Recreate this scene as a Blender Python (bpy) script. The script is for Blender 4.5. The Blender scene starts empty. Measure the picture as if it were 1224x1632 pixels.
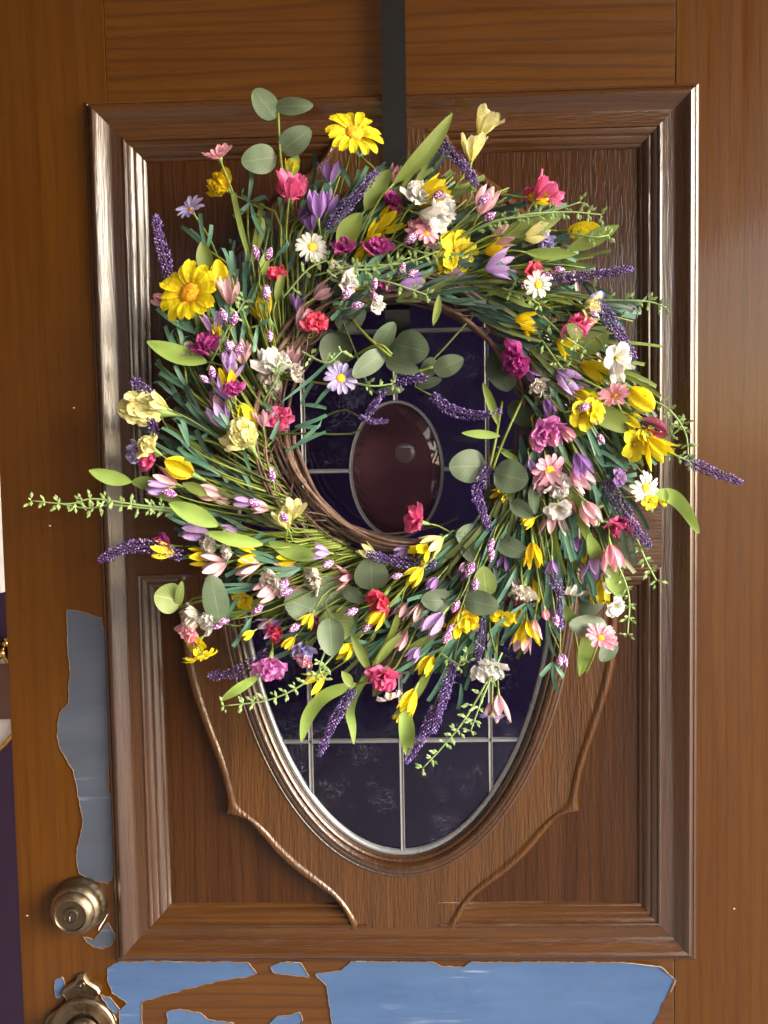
import bpy, math, random
from mathutils import Vector, Matrix, noise
R = random.Random(7)
C = bpy.context.scene.collection
S = bpy.context.scene
PI = math.pi
rad = math.radians

# ------------------------------------------------------------------ camera
F, IW, IH = 1330.0, 1224.0, 1632.0
cam_d = bpy.data.cameras.new("camera")
cam = bpy.data.objects.new("camera", cam_d); C.objects.link(cam)
cam.location = (0.00961, -0.78935, 0.07122)
cam.rotation_euler = (1.51364, 0.01809, 0.02553)
cam_d.sensor_fit = 'VERTICAL'; cam_d.sensor_height = 24.0
cam_d.lens = F / IH * 24.0
cam_d.clip_start = 0.02; cam_d.clip_end = 2000
S.camera = cam
S.render.resolution_x, S.render.resolution_y = 768, 1024

# ------------------------------------------------------------------ sky, sun, exposure
SUN_EL, SUN_AZ = rad(19), rad(62)          # azimuth measured from the door's outward normal towards the viewer's right
w = bpy.data.worlds.new("World"); S.world = w; w.use_nodes = True
nt = w.node_tree; bg = nt.nodes["Background"]
sky = nt.nodes.new("ShaderNodeTexSky"); sky.sky_type = 'NISHITA'; sky.sun_disc = False
sky.sun_elevation = SUN_EL
sun_dir = Vector((math.sin(SUN_AZ) * math.cos(SUN_EL), -math.cos(SUN_AZ) * math.cos(SUN_EL), math.sin(SUN_EL)))
sky.sun_rotation = math.atan2(sun_dir.x, sun_dir.y)
sky.dust_density = 2.5; sky.air_density = 1.0
nt.links.new(sky.outputs[0], bg.inputs[0]); bg.inputs[1].default_value = 0.15
sd = bpy.data.lights.new("sun", 'SUN'); sd.energy = 1.0; sd.angle = rad(40); sd.color = (1.0, 0.995, 0.985)
so = bpy.data.objects.new("sun", sd); C.objects.link(so)
so.rotation_euler = sun_dir.to_track_quat('Z', 'Y').to_euler()
S.view_settings.view_transform = 'Standard'; S.view_settings.look = 'None'
S.view_settings.exposure = 2.2; S.view_settings.gamma = 1.0
S.cycles.max_bounces = 6; S.cycles.transparent_max_bounces = 12
S.cycles.sample_clamp_indirect = 4.0

# ------------------------------------------------------------------ pixel of the photograph -> point at a depth in front of the door
CM = cam.rotation_euler.to_matrix(); CL = Vector(cam.location)
def at(px, py, h=0.0):
    d = CM @ Vector(((px - IW / 2) / F, -(py - IH / 2) / F, -1.0))
    return CL + d * ((-h - CL.y) / d.y)
def pxs(h=0.0):
    return (-h - CL.y) / F

# ------------------------------------------------------------------ mesh helpers
class MB:
    def __init__(s): s.v = []; s.f = []; s.m = []; s.u = []
    def add(s, verts, faces, mat=0, uvs=None):
        o = len(s.v); s.v += [tuple(p) for p in verts]
        for k, f in enumerate(faces):
            s.f.append([i + o for i in f]); s.m.append(mat)
            s.u += [uvs[i] for i in f] if uvs else [(0.5, 0.5)] * len(f)
    def grid(s, P, mat=0, closed=False, uv=True):
        nu, nv = len(P), len(P[0]); vs = [p for r in P for p in r]
        fs = []
        for i in range(nu - 1):
            for j in range(nv if closed else nv - 1):
                k = (j + 1) % nv
                fs.append((i * nv + j, i * nv + k, (i + 1) * nv + k, (i + 1) * nv + j))
        uvs = [(j / max(1, nv - 1), i / (nu - 1)) for i in range(nu) for j in range(nv)]
        s.add(vs, fs, mat, uvs)
    def tube(s, pts, rads, n=6, mat=0, cap=True):
        pts = [Vector(p) for p in pts]; P = []
        up = Vector((0.13, 0.9, 0.31))
        for i, p in enumerate(pts):
            t = (pts[min(i + 1, len(pts) - 1)] - pts[max(i - 1, 0)])
            t = t.normalized() if t.length > 1e-9 else Vector((0, 0, 1))
            x = t.cross(up)
            if x.length < 1e-4: x = t.cross(Vector((1, 0, 0)))
            x.normalize(); y = t.cross(x); up = y.cross(t) * 1.0 if False else up
            r = rads[i] if isinstance(rads, (list, tuple)) else rads
            P.append([p + x * (r * math.cos(2 * PI * k / n)) + y * (r * math.sin(2 * PI * k / n)) for k in range(n)])
        s.grid(P, mat, closed=True)
        if cap:
            o = len(s.v) - len(pts) * n
            s.f.append(list(range(o, o + n))[::-1]); s.m.append(mat); s.u += [(0.5, 0)] * n
            o2 = o + (len(pts) - 1) * n
            s.f.append(list(range(o2, o2 + n))); s.m.append(mat); s.u += [(0.5, 1)] * n
    def box(s, lo, hi, mat=0):
        x0, y0, z0 = lo; x1, y1, z1 = hi
        s.add([(x0, y0, z0), (x1, y0, z0), (x1, y1, z0), (x0, y1, z0), (x0, y0, z1), (x1, y0, z1), (x1, y1, z1), (x0, y1, z1)],
              [(0, 3, 2, 1), (4, 5, 6, 7), (0, 1, 5, 4), (1, 2, 6, 5), (2, 3, 7, 6), (3, 0, 4, 7)], mat)
    def lathe(s, prof, centre, n=32, mat=0, sy=1.0):          # prof: (radius, height toward -Y)
        P = [[(centre[0] + r * math.cos(2 * PI * k / n), centre[1] - h, centre[2] + sy * r * math.sin(2 * PI * k / n)) for k in range(n)] for r, h in prof]
        s.grid(P, mat, closed=True)
    def bead(s, c, r, ax=None, st=1.0, mat=0):
        ax = ax or Vector((0, 0, 1)); c = Vector(c)
        x = ax.orthogonal().normalized(); y = ax.cross(x)
        vs = [c + ax * (r * st)] + [c + (x * math.cos(k * PI / 2.5) + y * math.sin(k * PI / 2.5)) * r for k in range(5)] + [c - ax * (r * st)]
        fs = [(0, 1 + k, 1 + (k + 1) % 5) for k in range(5)] + [(6, 1 + (k + 1) % 5, 1 + k) for k in range(5)]
        s.add(vs, fs, mat)
    def mesh(s, name, mats, smooth=True):
        me = bpy.data.meshes.new(name); me.from_pydata(s.v, [], s.f)
        for m in mats: me.materials.append(m)
        me.polygons.foreach_set("material_index", s.m)
        if smooth: me.polygons.foreach_set("use_smooth", [True] * len(s.f))
        uv = me.uv_layers.new(name="uv"); uv.data.foreach_set("uv", [c for t in s.u for c in t])
        me.update(); return me
def link(name, me, parent=None, M=None):
    o = bpy.data.objects.new(name, me); C.objects.link(o)
    if parent: o.parent = parent
    if M is not None: o.matrix_local = M
    return o
def obj(name, mb, mats, parent=None, smooth=True):
    if not isinstance(mats, (list, tuple)): mats = [mats]
    return link(name, mb.mesh(name, mats, smooth), parent)
def thing(name, label, cat, loc=(0, 0, 0)):
    o = bpy.data.objects.new(name, None); C.objects.link(o); o.location = loc
    o.empty_display_size = 0.05; o['label'] = label; o['category'] = cat
    return o
def autosmooth(o, ang=40):
    me = o.data
    me.polygons.foreach_set("use_smooth", [True] * len(me.polygons))
    try: me.set_sharp_from_angle(angle=rad(ang))
    except Exception: pass

# ------------------------------------------------------------------ materials
def newmat(name):
    m = bpy.data.materials.new(name); m.use_nodes = True
    n = m.node_tree; return m, n, n.nodes["Principled BSDF"], n.nodes["Material Output"]
def L(n, a, b): n.links.new(a, b)
def ramp(n, fac, stops):
    r = n.nodes.new("ShaderNodeValToRGB"); L(n, fac, r.inputs[0])
    e = r.color_ramp.elements
    while len(e) < len(stops): e.new(0.5)
    for k, (p, c) in enumerate(stops):
        e[k].position = p; e[k].color = (*c, 1) if len(c) == 3 else c
    return r.outputs[0]
def tex(n, kind, vec, **kw):
    t = n.nodes.new(kind); L(n, vec, t.inputs["Vector"])
    for k, v in kw.items(): t.inputs[k].default_value = v
    return t
def mapping(n, vec, scale, rot=(0, 0, 0), loc=(0, 0, 0)):
    m = n.nodes.new("ShaderNodeMapping"); L(n, vec, m.inputs[0])
    m.inputs["Scale"].default_value = scale; m.inputs["Rotation"].default_value = rot; m.inputs["Location"].default_value = loc
    return m.outputs[0]
def mixc(n, fac, a, b, mode='MIX'):
    m = n.nodes.new("ShaderNodeMix"); m.data_type = 'RGBA'; m.blend_type = mode
    for s, v in ((m.inputs[0], fac), (m.inputs[6], a), (m.inputs[7], b)):
        if isinstance(v, (int, float)): s.default_value = v
        elif isinstance(v, tuple): s.default_value = (*v, 1) if len(v) == 3 else v
        else: L(n, v, s)
    return m.outputs[2]
def coords(n, kind="Object"):
    return n.nodes.new("ShaderNodeTexCoord").outputs[kind]

def wood(name, axis, light, dark, fine=1.0, cath=0.0, bump=0.35, rough=0.33, coat=0.6, seed=0.0, crough=0.09, spec=0.15):
    m, n, b, out = newmat(name)
    co = coords(n)
    a = {'Z': (1, 1, 0.045), 'X': (0.045, 1, 1)}[axis]
    sc = lambda k: tuple(k * q for q in a)
    warp = tex(n, "ShaderNodeTexNoise", mapping(n, co, tuple(q * 14 for q in (1, 1, 1)), loc=(seed, 0, 0)), Scale=1.0, Detail=2.0)
    addv = n.nodes.new("ShaderNodeVectorMath"); addv.operation = 'MULTIPLY_ADD'
    L(n, warp.outputs["Color"], addv.inputs[0]); addv.inputs[1].default_value = (0.006,) * 3; L(n, co, addv.inputs[2])
    v = addv.outputs[0]
    broad = tex(n, "ShaderNodeTexNoise", mapping(n, v, sc(55), loc=(seed, seed, 3)), Scale=1.0, Detail=5.0, Roughness=0.6)
    fine_n = tex(n, "ShaderNodeTexNoise", mapping(n, v, sc(330 * fine), loc=(seed * 2, 1, 0)), Scale=1.0, Detail=3.0, Roughness=0.6)
    col = ramp(n, broad.outputs[0], [(0.36, dark), (0.62, light)])
    streak = ramp(n, fine_n.outputs[0], [(0.36, (0, 0, 0)), (0.52, (1, 1, 1))])
    col = mixc(n, 0.22, col, mixc(n, streak, tuple(q * 0.45 for q in dark), col))
    height = fine_n.outputs[0]
    if cath > 0:
        wv = n.nodes.new("ShaderNodeTexWave"); wv.wave_type = 'BANDS'; wv.bands_direction = 'X' if axis == 'Z' else 'Z'
        L(n, mapping(n, co, {'Z': (26, 26, 2.6), 'X': (2.6, 26, 26)}[axis], loc=(seed, 2, 1)), wv.inputs["Vector"])
        wv.inputs["Scale"].default_value = 1.0; wv.inputs["Distortion"].default_value = 7.0
        wv.inputs["Detail"].default_value = 2.5; wv.inputs["Detail Scale"].default_value = 0.9
        wl = ramp(n, wv.outputs[0], [(0.0, (0, 0, 0)), (0.28, (1, 1, 1))])
        col = mixc(n, mixc(n, wl, (cath,) * 3, (0, 0, 0)), col, tuple(q * 0.5 for q in dark))
        brk = tex(n, "ShaderNodeTexNoise", mapping(n, co, {'Z': (420, 420, 48), 'X': (48, 420, 420)}[axis], loc=(seed, 5, 5)), Scale=1.0, Detail=3.0)
        pore = ramp(n, brk.outputs[0], [(0.45, (0, 0, 0)), (0.62, (1, 1, 1))])
        mm = n.nodes.new("ShaderNodeMath"); mm.operation = 'MULTIPLY_ADD'
        L(n, mixc(n, pore, wl, (1, 1, 1)), mm.inputs[0]); mm.inputs[1].default_value = 0.2
        m3 = n.nodes.new("ShaderNodeMath"); m3.operation = 'MULTIPLY'; L(n, fine_n.outputs[0], m3.inputs[0]); m3.inputs[1].default_value = 0.45
        m4 = n.nodes.new("ShaderNodeMath"); m4.operation = 'MULTIPLY_ADD'; L(n, pore, m4.inputs[0]); m4.inputs[1].default_value = 0.4; L(n, m3.outputs[0], m4.inputs[2])
        L(n, m4.outputs[0], mm.inputs[2]); height = mm.outputs[0]
    L(n, col, b.inputs["Base Color"])
    # scuffs: small worn flecks along the grain
    rn = tex(n, "ShaderNodeTexNoise", mapping(n, co, sc(120), loc=(9, seed, 0)), Scale=1.0, Detail=4.0)
    L(n, ramp(n, rn.outputs[0], [(0.3, (rough - 0.1,) * 3), (0.75, (rough + 0.14,) * 3)]), b.inputs["Roughness"])
    bp = n.nodes.new("ShaderNodeBump"); bp.inputs["Strength"].default_value = bump; bp.inputs["Distance"].default_value = 0.0012
    L(n, height, bp.inputs["Height"]); L(n, bp.outputs[0], b.inputs["Normal"])
    b.inputs["Specular IOR Level"].default_value = spec
    b.inputs["Coat Weight"].default_value = coat; b.inputs["Coat Roughness"].default_value = crough
    bp2 = n.nodes.new("ShaderNodeBump"); bp2.inputs["Strength"].default_value = bump * 0.6; bp2.inputs["Distance"].default_value = 0.0012
    L(n, height, bp2.inputs["Height"]); L(n, bp2.outputs[0], b.inputs["Coat Normal"])
    return m

WL, WD = (0.072, 0.0262, 0.0022), (0.060, 0.0205, 0.0018)
M_stile = wood("wood_stile", 'Z', WL, WD, cath=0.22, bump=0.05, coat=0.35, crough=0.1, seed=1.3)
M_rail = wood("wood_rail", 'X', WL, WD, cath=0.5, bump=0.08, coat=0.7, seed=4.1)
M_mv = wood("wood_moulding_upright", 'Z', (0.046, 0.0165, 0.0032), (0.029, 0.010, 0.0021), coat=1.0, crough=0.27, spec=0.5, bump=0.55, rough=0.3, seed=2.2)
M_mh = wood("wood_moulding_level", 'X', (0.066, 0.026, 0.0058), (0.043, 0.016, 0.0036), coat=0.8, cath=0.3, bump=0.3, rough=0.3, seed=6.2)
M_field = wood("wood_field", 'Z', (0.072, 0.0285, 0.0055), (0.048, 0.018, 0.0035), coat=0.6, crough=0.14, spec=0.25, cath=0.2, bump=0.5, rough=0.3, seed=3.7)
M_panel = wood("wood_panel", 'Z', (0.044, 0.0150, 0.0027), (0.029, 0.0093, 0.0017), coat=0.35, crough=0.14, cath=0.4, bump=0.32, rough=0.3, seed=8.8)

def metal(name, col, rough=0.3, var=0.1, metallic=1.0, bump=0.0, nscale=300):
    m, n, b, out = newmat(name); co = coords(n)
    t = tex(n, "ShaderNodeTexNoise", co, Scale=float(nscale), Detail=4.0)
    t2 = tex(n, "ShaderNodeTexNoise", co, Scale=nscale * 0.12, Detail=3.0)
    L(n, mixc(n, t2.outputs[0], tuple(q * 0.55 for q in col), col), b.inputs["Base Color"])
    b.inputs["Metallic"].default_value = metallic
    L(n, ramp(n, t.outputs[0], [(0.3, (max(0.05, rough - var),) * 3), (0.7, (rough + var,) * 3)]), b.inputs["Roughness"])
    if bump:
        bp = n.nodes.new("ShaderNodeBump"); bp.inputs["Strength"].default_value = bump; bp.inputs["Distance"].default_value = 0.0006
        L(n, t.outputs[0], bp.inputs["Height"]); L(n, bp.outputs[0], b.inputs["Normal"])
    return m
M_lead = metal("came_zinc", (0.26, 0.27, 0.29), 0.42, 0.1, metallic=0.55, nscale=150)
M_rim = metal("glazing_rim", (0.36, 0.39, 0.42), 0.3, 0.1, metallic=0.6, nscale=60)
M_brass = metal("aged_brass", (0.25, 0.20, 0.14), 0.44, 0.12, nscale=240, bump=0.25)
M_brass_d = metal("aged_brass_dark", (0.15, 0.12, 0.085), 0.46, 0.12, nscale=500, bump=0.6)
M_gold = metal("gold_gilt", (0.75, 0.50, 0.16), 0.3, 0.1)
M_black, n_, b_, _ = newmat("black_enamel"); b_.inputs["Base Color"].default_value = (0.007, 0.007, 0.008, 1); b_.inputs["Roughness"].default_value = 0.42; b_.inputs["Specular IOR Level"].default_value = 0.25
t_ = tex(n_, "ShaderNodeTexNoise", coords(n_), Scale=350.0, Detail=3.0)
L(n_, ramp(n_, t_.outputs[0], [(0.35, (0.36,) * 3), (0.7, (0.5,) * 3)]), b_.inputs["Roughness"])

def bare_metal(name, ca, cb):
    m, n, b, out = newmat(name); co = coords(n)
    t = tex(n, "ShaderNodeTexNoise", mapping(n, co, (6, 6, 30)), Scale=1.0, Detail=6.0, Roughness=0.7)
    scr = tex(n, "ShaderNodeTexNoise", mapping(n, co, (14, 60, 190), rot=(0, 0.12, 0)), Scale=1.0, Detail=2.0)
    bl = tex(n, "ShaderNodeTexNoise", co, Scale=11.0, Detail=5.0)
    c = ramp(n, t.outputs[0], [(0.3, ca), (0.7, cb)])
    sm = n.nodes.new("ShaderNodeMath"); sm.operation = 'MULTIPLY'
    L(n, ramp(n, scr.outputs[0], [(0.60, (0, 0, 0)), (0.74, (1, 1, 1))]), sm.inputs[0])
    L(n, ramp(n, bl.outputs[0], [(0.48, (0, 0, 0)), (0.66, (0.55,) * 3)]), sm.inputs[1])
    c = mixc(n, sm.outputs[0], c, (0.34, 0.41, 0.52))
    gr = tex(n, "ShaderNodeTexNoise", co, Scale=26.0, Detail=8.0, Roughness=0.75)
    c = mixc(n, ramp(n, gr.outputs[0], [(0.52, (0, 0, 0)), (0.78, (0.5,) * 3)]), c, tuple(q * 0.5 + 0.02 for q in ca))
    L(n, c, b.inputs["Base Color"]); b.inputs["Metallic"].default_value = 0.1; b.inputs["Specular IOR Level"].default_value = 0.3
    L(n, ramp(n, t.outputs[0], [(0.3, (0.36,) * 3), (0.7, (0.5,) * 3)]), b.inputs["Roughness"])
    return m
M_bare = bare_metal("bare_steel_skin", (0.042, 0.086, 0.195), (0.062, 0.116, 0.245))
M_bare_dim = bare_metal("bare_steel_skin_dim_lit", (0.044, 0.056, 0.086), (0.064, 0.077, 0.112))  # same steel, the dimmer light at the left put into a greyer colour
def plain(name, col, rough=0.6, var=0.15, scale=40.0):
    m, n, b, out = newmat(name)
    t = tex(n, "ShaderNodeTexNoise", coords(n), Scale=scale, Detail=5.0)
    L(n, mixc(n, t.outputs[0], tuple(q * (1 - var) for q in col), tuple(min(1, q * (1 + var)) for q in col)), b.inputs["Base Color"])
    b.inputs["Roughness"].default_value = rough; return m
M_flake = plain("peeled_film", (0.62, 0.60, 0.56), 0.5)
def glass(name, tint, frost, body=None):
    m, n, b, out = newmat(name); n.nodes.remove(b); co = coords(n)
    tr = n.nodes.new("ShaderNodeBsdfTransparent"); tr.inputs[0].default_value = (*tint, 1)
    gl = n.nodes.new("ShaderNodeBsdfGlossy"); gl.inputs["Roughness"].default_value = 0.03
    fr = n.nodes.new("ShaderNodeFresnel"); fr.inputs[0].default_value = 1.5
    t0 = tex(n, "ShaderNodeTexNoise", co, Scale=9.0, Detail=3.0)
    bp = n.nodes.new("ShaderNodeBump"); bp.inputs["Strength"].default_value = 0.25; bp.inputs["Distance"].default_value = 0.006
    L(n, t0.outputs[0], bp.inputs["Height"]); L(n, bp.outputs[0], gl.inputs["Normal"]); L(n, bp.outputs[0], fr.inputs["Normal"])
    mx = n.nodes.new("ShaderNodeMixShader"); L(n, fr.outputs[0], mx.inputs[0]); L(n, tr.outputs[0], mx.inputs[1]); L(n, gl.outputs[0], mx.inputs[2])
    if body:
        d0 = n.nodes.new("ShaderNodeBsdfDiffuse"); tb = tex(n, "ShaderNodeTexNoise", co, Scale=13.0, Detail=4.0)
        L(n, mixc(n, ramp(n, tb.outputs[0], [(0.3, (0, 0, 0)), (0.7, (1, 1, 1))]), tuple(q * 0.25 for q in body), tuple(q * 1.7 for q in body)), d0.inputs[0])
        m0 = n.nodes.new("ShaderNodeMixShader"); m0.inputs[0].default_value = 0.42
        L(n, tr.outputs[0], m0.inputs[1]); L(n, d0.outputs[0], m0.inputs[2]); L(n, m0.outputs[0], mx.inputs[1])
    df = n.nodes.new("ShaderNodeBsdfDiffuse"); df.inputs[0].default_value = (0.42, 0.45, 0.62, 1)
    w1 = tex(n, "ShaderNodeTexNoise", co, Scale=70.0, Detail=2.0)
    ad = n.nodes.new("ShaderNodeVectorMath"); ad.operation = 'MULTIPLY_ADD'
    L(n, w1.outputs["Color"], ad.inputs[0]); ad.inputs[1].default_value = (0.02,) * 3; L(n, co, ad.inputs[2])
    vo = n.nodes.new("ShaderNodeTexVoronoi"); vo.feature = 'DISTANCE_TO_EDGE'; vo.inputs["Scale"].default_value = 210.0
    L(n, ad.outputs[0], vo.inputs["Vector"])
    msk = tex(n, "ShaderNodeTexNoise", co, Scale=16.0, Detail=6.0, Roughness=0.7)
    mu = n.nodes.new("ShaderNodeMath"); mu.operation = 'MULTIPLY'
    L(n, ramp(n, vo.outputs[0], [(0.0, (1, 1, 1)), (0.045, (0, 0, 0))]), mu.inputs[0])
    L(n, ramp(n, msk.outputs[0], [(0.5, (0, 0, 0)), (0.68, (frost,) * 3)]), mu.inputs[1])
    m2 = n.nodes.new("ShaderNodeMixShader"); L(n, mu.outputs[0], m2.inputs[0]); L(n, mx.outputs[0], m2.inputs[1]); L(n, df.outputs[0], m2.inputs[2])
    L(n, m2.outputs[0], out.inputs[0]); return m
M_glass = glass("leaded_glass", (0.32, 0.33, 0.46), 0.3)
M_oval_refl = glass("oval_glass_reflection", (0.5, 0.34, 0.38), 0.05, (0.085, 0.036, 0.042))  # blurred pink reflection put into the glass as tint and body colour
M_purple = plain("purple_paint", (0.030, 0.012, 0.055), 0.55, 0.1, 25.0)
M_white = plain("white_paint", (0.72, 0.72, 0.72), 0.5)
M_greypic = plain("grey_print", (0.30, 0.31, 0.33), 0.4, 0.5, 14.0)
M_brownpic = plain("brown_print", (0.11, 0.055, 0.045), 0.4, 0.3, 14.0)

def petal_mat(name, base, tip, rough=0.55, trans=0.38, speck=None, vein=0.12):
    m, n, b, out = newmat(name)
    uv = n.nodes.new("ShaderNodeUVMap").outputs[0]
    sx = n.nodes.new("ShaderNodeSeparateXYZ"); L(n, uv, sx.inputs[0])
    c = ramp(n, sx.outputs[1], [(0.0, base), (0.45, tip)])
    co = coords(n)
    ns = tex(n, "ShaderNodeTexNoise", co, Scale=14.0, Detail=3.0)
    st = tex(n, "ShaderNodeTexNoise", mapping(n, uv, (16, 1.5, 1)), Scale=1.0, Detail=2.0)
    c = mixc(n, ramp(n, st.outputs[0], [(0.4, (vein,) * 3), (0.6, (0, 0, 0))]), c, tuple(q * 0.62 for q in tip))
    oi = n.nodes.new("ShaderNodeObjectInfo")
    hv = n.nodes.new("ShaderNodeHueSaturation"); L(n, c, hv.inputs["Color"])
    mr = n.nodes.new("ShaderNodeMapRange"); L(n, oi.outputs["Random"], mr.inputs[0]); mr.inputs[3].default_value = 0.88; mr.inputs[4].default_value = 1.08
    L(n, mr.outputs[0], hv.inputs["Value"]); c = hv.outputs[0]
    if speck:
        vo = n.nodes.new("ShaderNodeTexVoronoi"); vo.inputs["Scale"].default_value = speck[1]; L(n, co, vo.inputs["Vector"])
        c = mixc(n, ramp(n, vo.outputs[0], [(0.36, (1, 1, 1)), (0.46, (0, 0, 0))]), c, speck[0])
    L(n, c, b.inputs["Base Color"]); b.inputs["Roughness"].default_value = rough
    bp = n.nodes.new("ShaderNodeBump"); bp.inputs["Strength"].default_value = 0.25; bp.inputs["Distance"].default_value = 0.02
    L(n, ns.outputs[0], bp.inputs["Height"]); L(n, bp.outputs[0], b.inputs["Normal"])
    if trans:
        tl = n.nodes.new("ShaderNodeBsdfTranslucent"); L(n, c, tl.inputs[0])
        mx = n.nodes.new("ShaderNodeMixShader"); mx.inputs[0].default_value = trans
        L(n, b.outputs[0], mx.inputs[1]); L(n, tl.outputs[0], mx.inputs[2]); L(n, mx.outputs[0], out.inputs[0])
    return m
def leaf_mat(name, col, vein, rough=0.5, vs=9.0, va=0.55, trans=0.18):
    m, n, b, out = newmat(name)
    uv = n.nodes.new("ShaderNodeUVMap").outputs[0]
    sx = n.nodes.new("ShaderNodeSeparateXYZ"); L(n, uv, sx.inputs[0])
    def M(op, a, bb, cc=None):
        q = n.nodes.new("ShaderNodeMath"); q.operation = op
        for k, v in enumerate((a, bb, cc)):
            if v is None: continue
            if isinstance(v, (int, float)): q.inputs[k].default_value = v
            else: L(n, v, q.inputs[k])
        return q.outputs[0]
    av = M('ABSOLUTE', M('SUBTRACT', sx.outputs[0], 0.5), 0)
    side = M('FRACT', M('MULTIPLY', M('SUBTRACT', sx.outputs[1], M('MULTIPLY', av, 0.75)), vs), 0)
    line = M('LESS_THAN', M('ABSOLUTE', M('SUBTRACT', side, 0.5), 0), 0.085)
    mid = M('LESS_THAN', av, 0.02)
    f = M('MULTIPLY', M('MAXIMUM', M('MULTIPLY', line, 0.55), mid), va)
    ns = tex(n, "ShaderNodeTexNoise", coords(n), Scale=70.0, Detail=5.0)
    c = mixc(n, ns.outputs[0], tuple(q * 0.72 for q in col), tuple(q * 1.2 for q in col))
    c = mixc(n, f, c, vein)
    oi = n.nodes.new("ShaderNodeObjectInfo"); hv = n.nodes.new("ShaderNodeHueSaturation"); L(n, c, hv.inputs["Color"])
    mr = n.nodes.new("ShaderNodeMapRange"); L(n, oi.outputs["Random"], mr.inputs[0]); mr.inputs[3].default_value = 0.75; mr.inputs[4].default_value = 1.15
    L(n, mr.outputs[0], hv.inputs["Value"]); c = hv.outputs[0]
    L(n, c, b.inputs["Base Color"]); b.inputs["Roughness"].default_value = rough
    bp = n.nodes.new("ShaderNodeBump"); bp.inputs["Strength"].default_value = 0.3; bp.inputs["Distance"].default_value = 0.0008; bp.invert = True
    L(n, f, bp.inputs["Height"]); L(n, bp.outputs[0], b.inputs["Normal"])
    tl = n.nodes.new("ShaderNodeBsdfTranslucent"); L(n, c, tl.inputs[0])
    mx = n.nodes.new("ShaderNodeMixShader"); mx.inputs[0].default_value = trans
    L(n, b.outputs[0], mx.inputs[1]); L(n, tl.outputs[0], mx.inputs[2]); L(n, mx.outputs[0], out.inputs[0])
    return m
PET = {
    'yellow': petal_mat("petal_yellow", (0.74, 0.50, 0.01), (0.88, 0.75, 0.015)),
    'gold': petal_mat("petal_gold", (0.66, 0.42, 0.006), (0.84, 0.65, 0.012)),
    'cream': petal_mat("petal_cream", (0.70, 0.68, 0.20), (0.86, 0.83, 0.42)),
    'white': petal_mat("petal_white", (0.66, 0.68, 0.5), (0.84, 0.84, 0.82)),
    'grey': petal_mat("petal_ivory", (0.58, 0.53, 0.42), (0.70, 0.66, 0.60)),
    'pink': petal_mat("petal_hot_pink", (0.62, 0.10, 0.22), (0.86, 0.17, 0.40), vein=0.3),
    'red': petal_mat("petal_coral", (0.60, 0.05, 0.10), (0.82, 0.11, 0.21), vein=0.3),
    'magenta': petal_mat("petal_magenta", (0.30, 0.03, 0.20), (0.52, 0.075, 0.36), vein=0.3),
    'orchid': petal_mat("petal_orchid", (0.50, 0.09, 0.40), (0.72, 0.24, 0.62), vein=0.25),
    'blush': petal_mat("petal_blush", (0.74, 0.42, 0.46), (0.88, 0.58, 0.66)),
    'rose': petal_mat("petal_rose", (0.76, 0.30, 0.36), (0.86, 0.43, 0.54)),
    'dusty': petal_mat("petal_dusty", (0.42, 0.24, 0.30), (0.55, 0.34, 0.42)),
    'lilac': petal_mat("petal_lilac", (0.42, 0.26, 0.60), (0.55, 0.38, 0.76)),
    'violet': petal_mat("petal_violet", (0.26, 0.13, 0.42), (0.36, 0.20, 0.55)),
    'periwinkle': petal_mat("petal_periwinkle", (0.36, 0.30, 0.66), (0.50, 0.45, 0.80)),
    'crimson': petal_mat("petal_crimson", (0.25, 0.03, 0.09), (0.38, 0.06, 0.14)),
}
M_disc = petal_mat("disc_floret", (0.60, 0.25, 0.005), (0.75, 0.40, 0.01), rough=0.8, trans=0, speck=((0.85, 0.55, 0.03), 55.0))
M_disc_o = petal_mat("disc_floret_orange", (0.60, 0.22, 0.004), (0.80, 0.33, 0.006), rough=0.8, trans=0, speck=((0.85, 0.45, 0.02), 50.0))
M_berry = petal_mat("speckled_bud", (0.17, 0.03, 0.21), (0.20, 0.04, 0.24), rough=0.7, trans=0, speck=((0.86, 0.74, 0.88), 8.0))
M_lav1 = petal_mat("lavender_floret", (0.13, 0.07, 0.30), (0.13, 0.07, 0.30), rough=0.75, trans=0.1)
M_lav2 = petal_mat("lavender_floret_pale", (0.32, 0.24, 0.58), (0.32, 0.24, 0.58), rough=0.75, trans=0.1)
M_lav3 = petal_mat("lavender_floret_dark", (0.055, 0.025, 0.11), (0.055, 0.025, 0.11), rough=0.75, trans=0.1)
M_stem = leaf_mat("stem_green", (0.19, 0.25, 0.035), (0.2, 0.25, 0.05), va=0.0)
M_stem_d = leaf_mat("stem_olive", (0.085, 0.115, 0.03), (0.1, 0.12, 0.04), va=0.0)
M_calyx = leaf_mat("calyx_green", (0.22, 0.34, 0.09), (0.2, 0.3, 0.1), va=0.0)
M_euc = leaf_mat("eucalyptus_leaf", (0.115, 0.175, 0.105), (0.30, 0.36, 0.24), rough=0.55, va=0.35)
M_euc_l = leaf_mat("eucalyptus_leaf_light", (0.19, 0.27, 0.075), (0.42, 0.48, 0.22), rough=0.55, va=0.5)
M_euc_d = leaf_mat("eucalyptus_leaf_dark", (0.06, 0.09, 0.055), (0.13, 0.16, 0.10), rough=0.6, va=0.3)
M_lance = leaf_mat("lance_leaf", (0.30, 0.46, 0.10), (0.36, 0.5, 0.15), rough=0.6, va=0.1, trans=0.3)
M_lance_d = leaf_mat("lance_leaf_olive", (0.17, 0.24, 0.045), (0.3, 0.4, 0.1), rough=0.6, va=0.2, trans=0.3)
M_teal = leaf_mat("grass_teal", (0.095, 0.235, 0.165), (0.15, 0.3, 0.22), rough=0.5, va=0.0)
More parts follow.
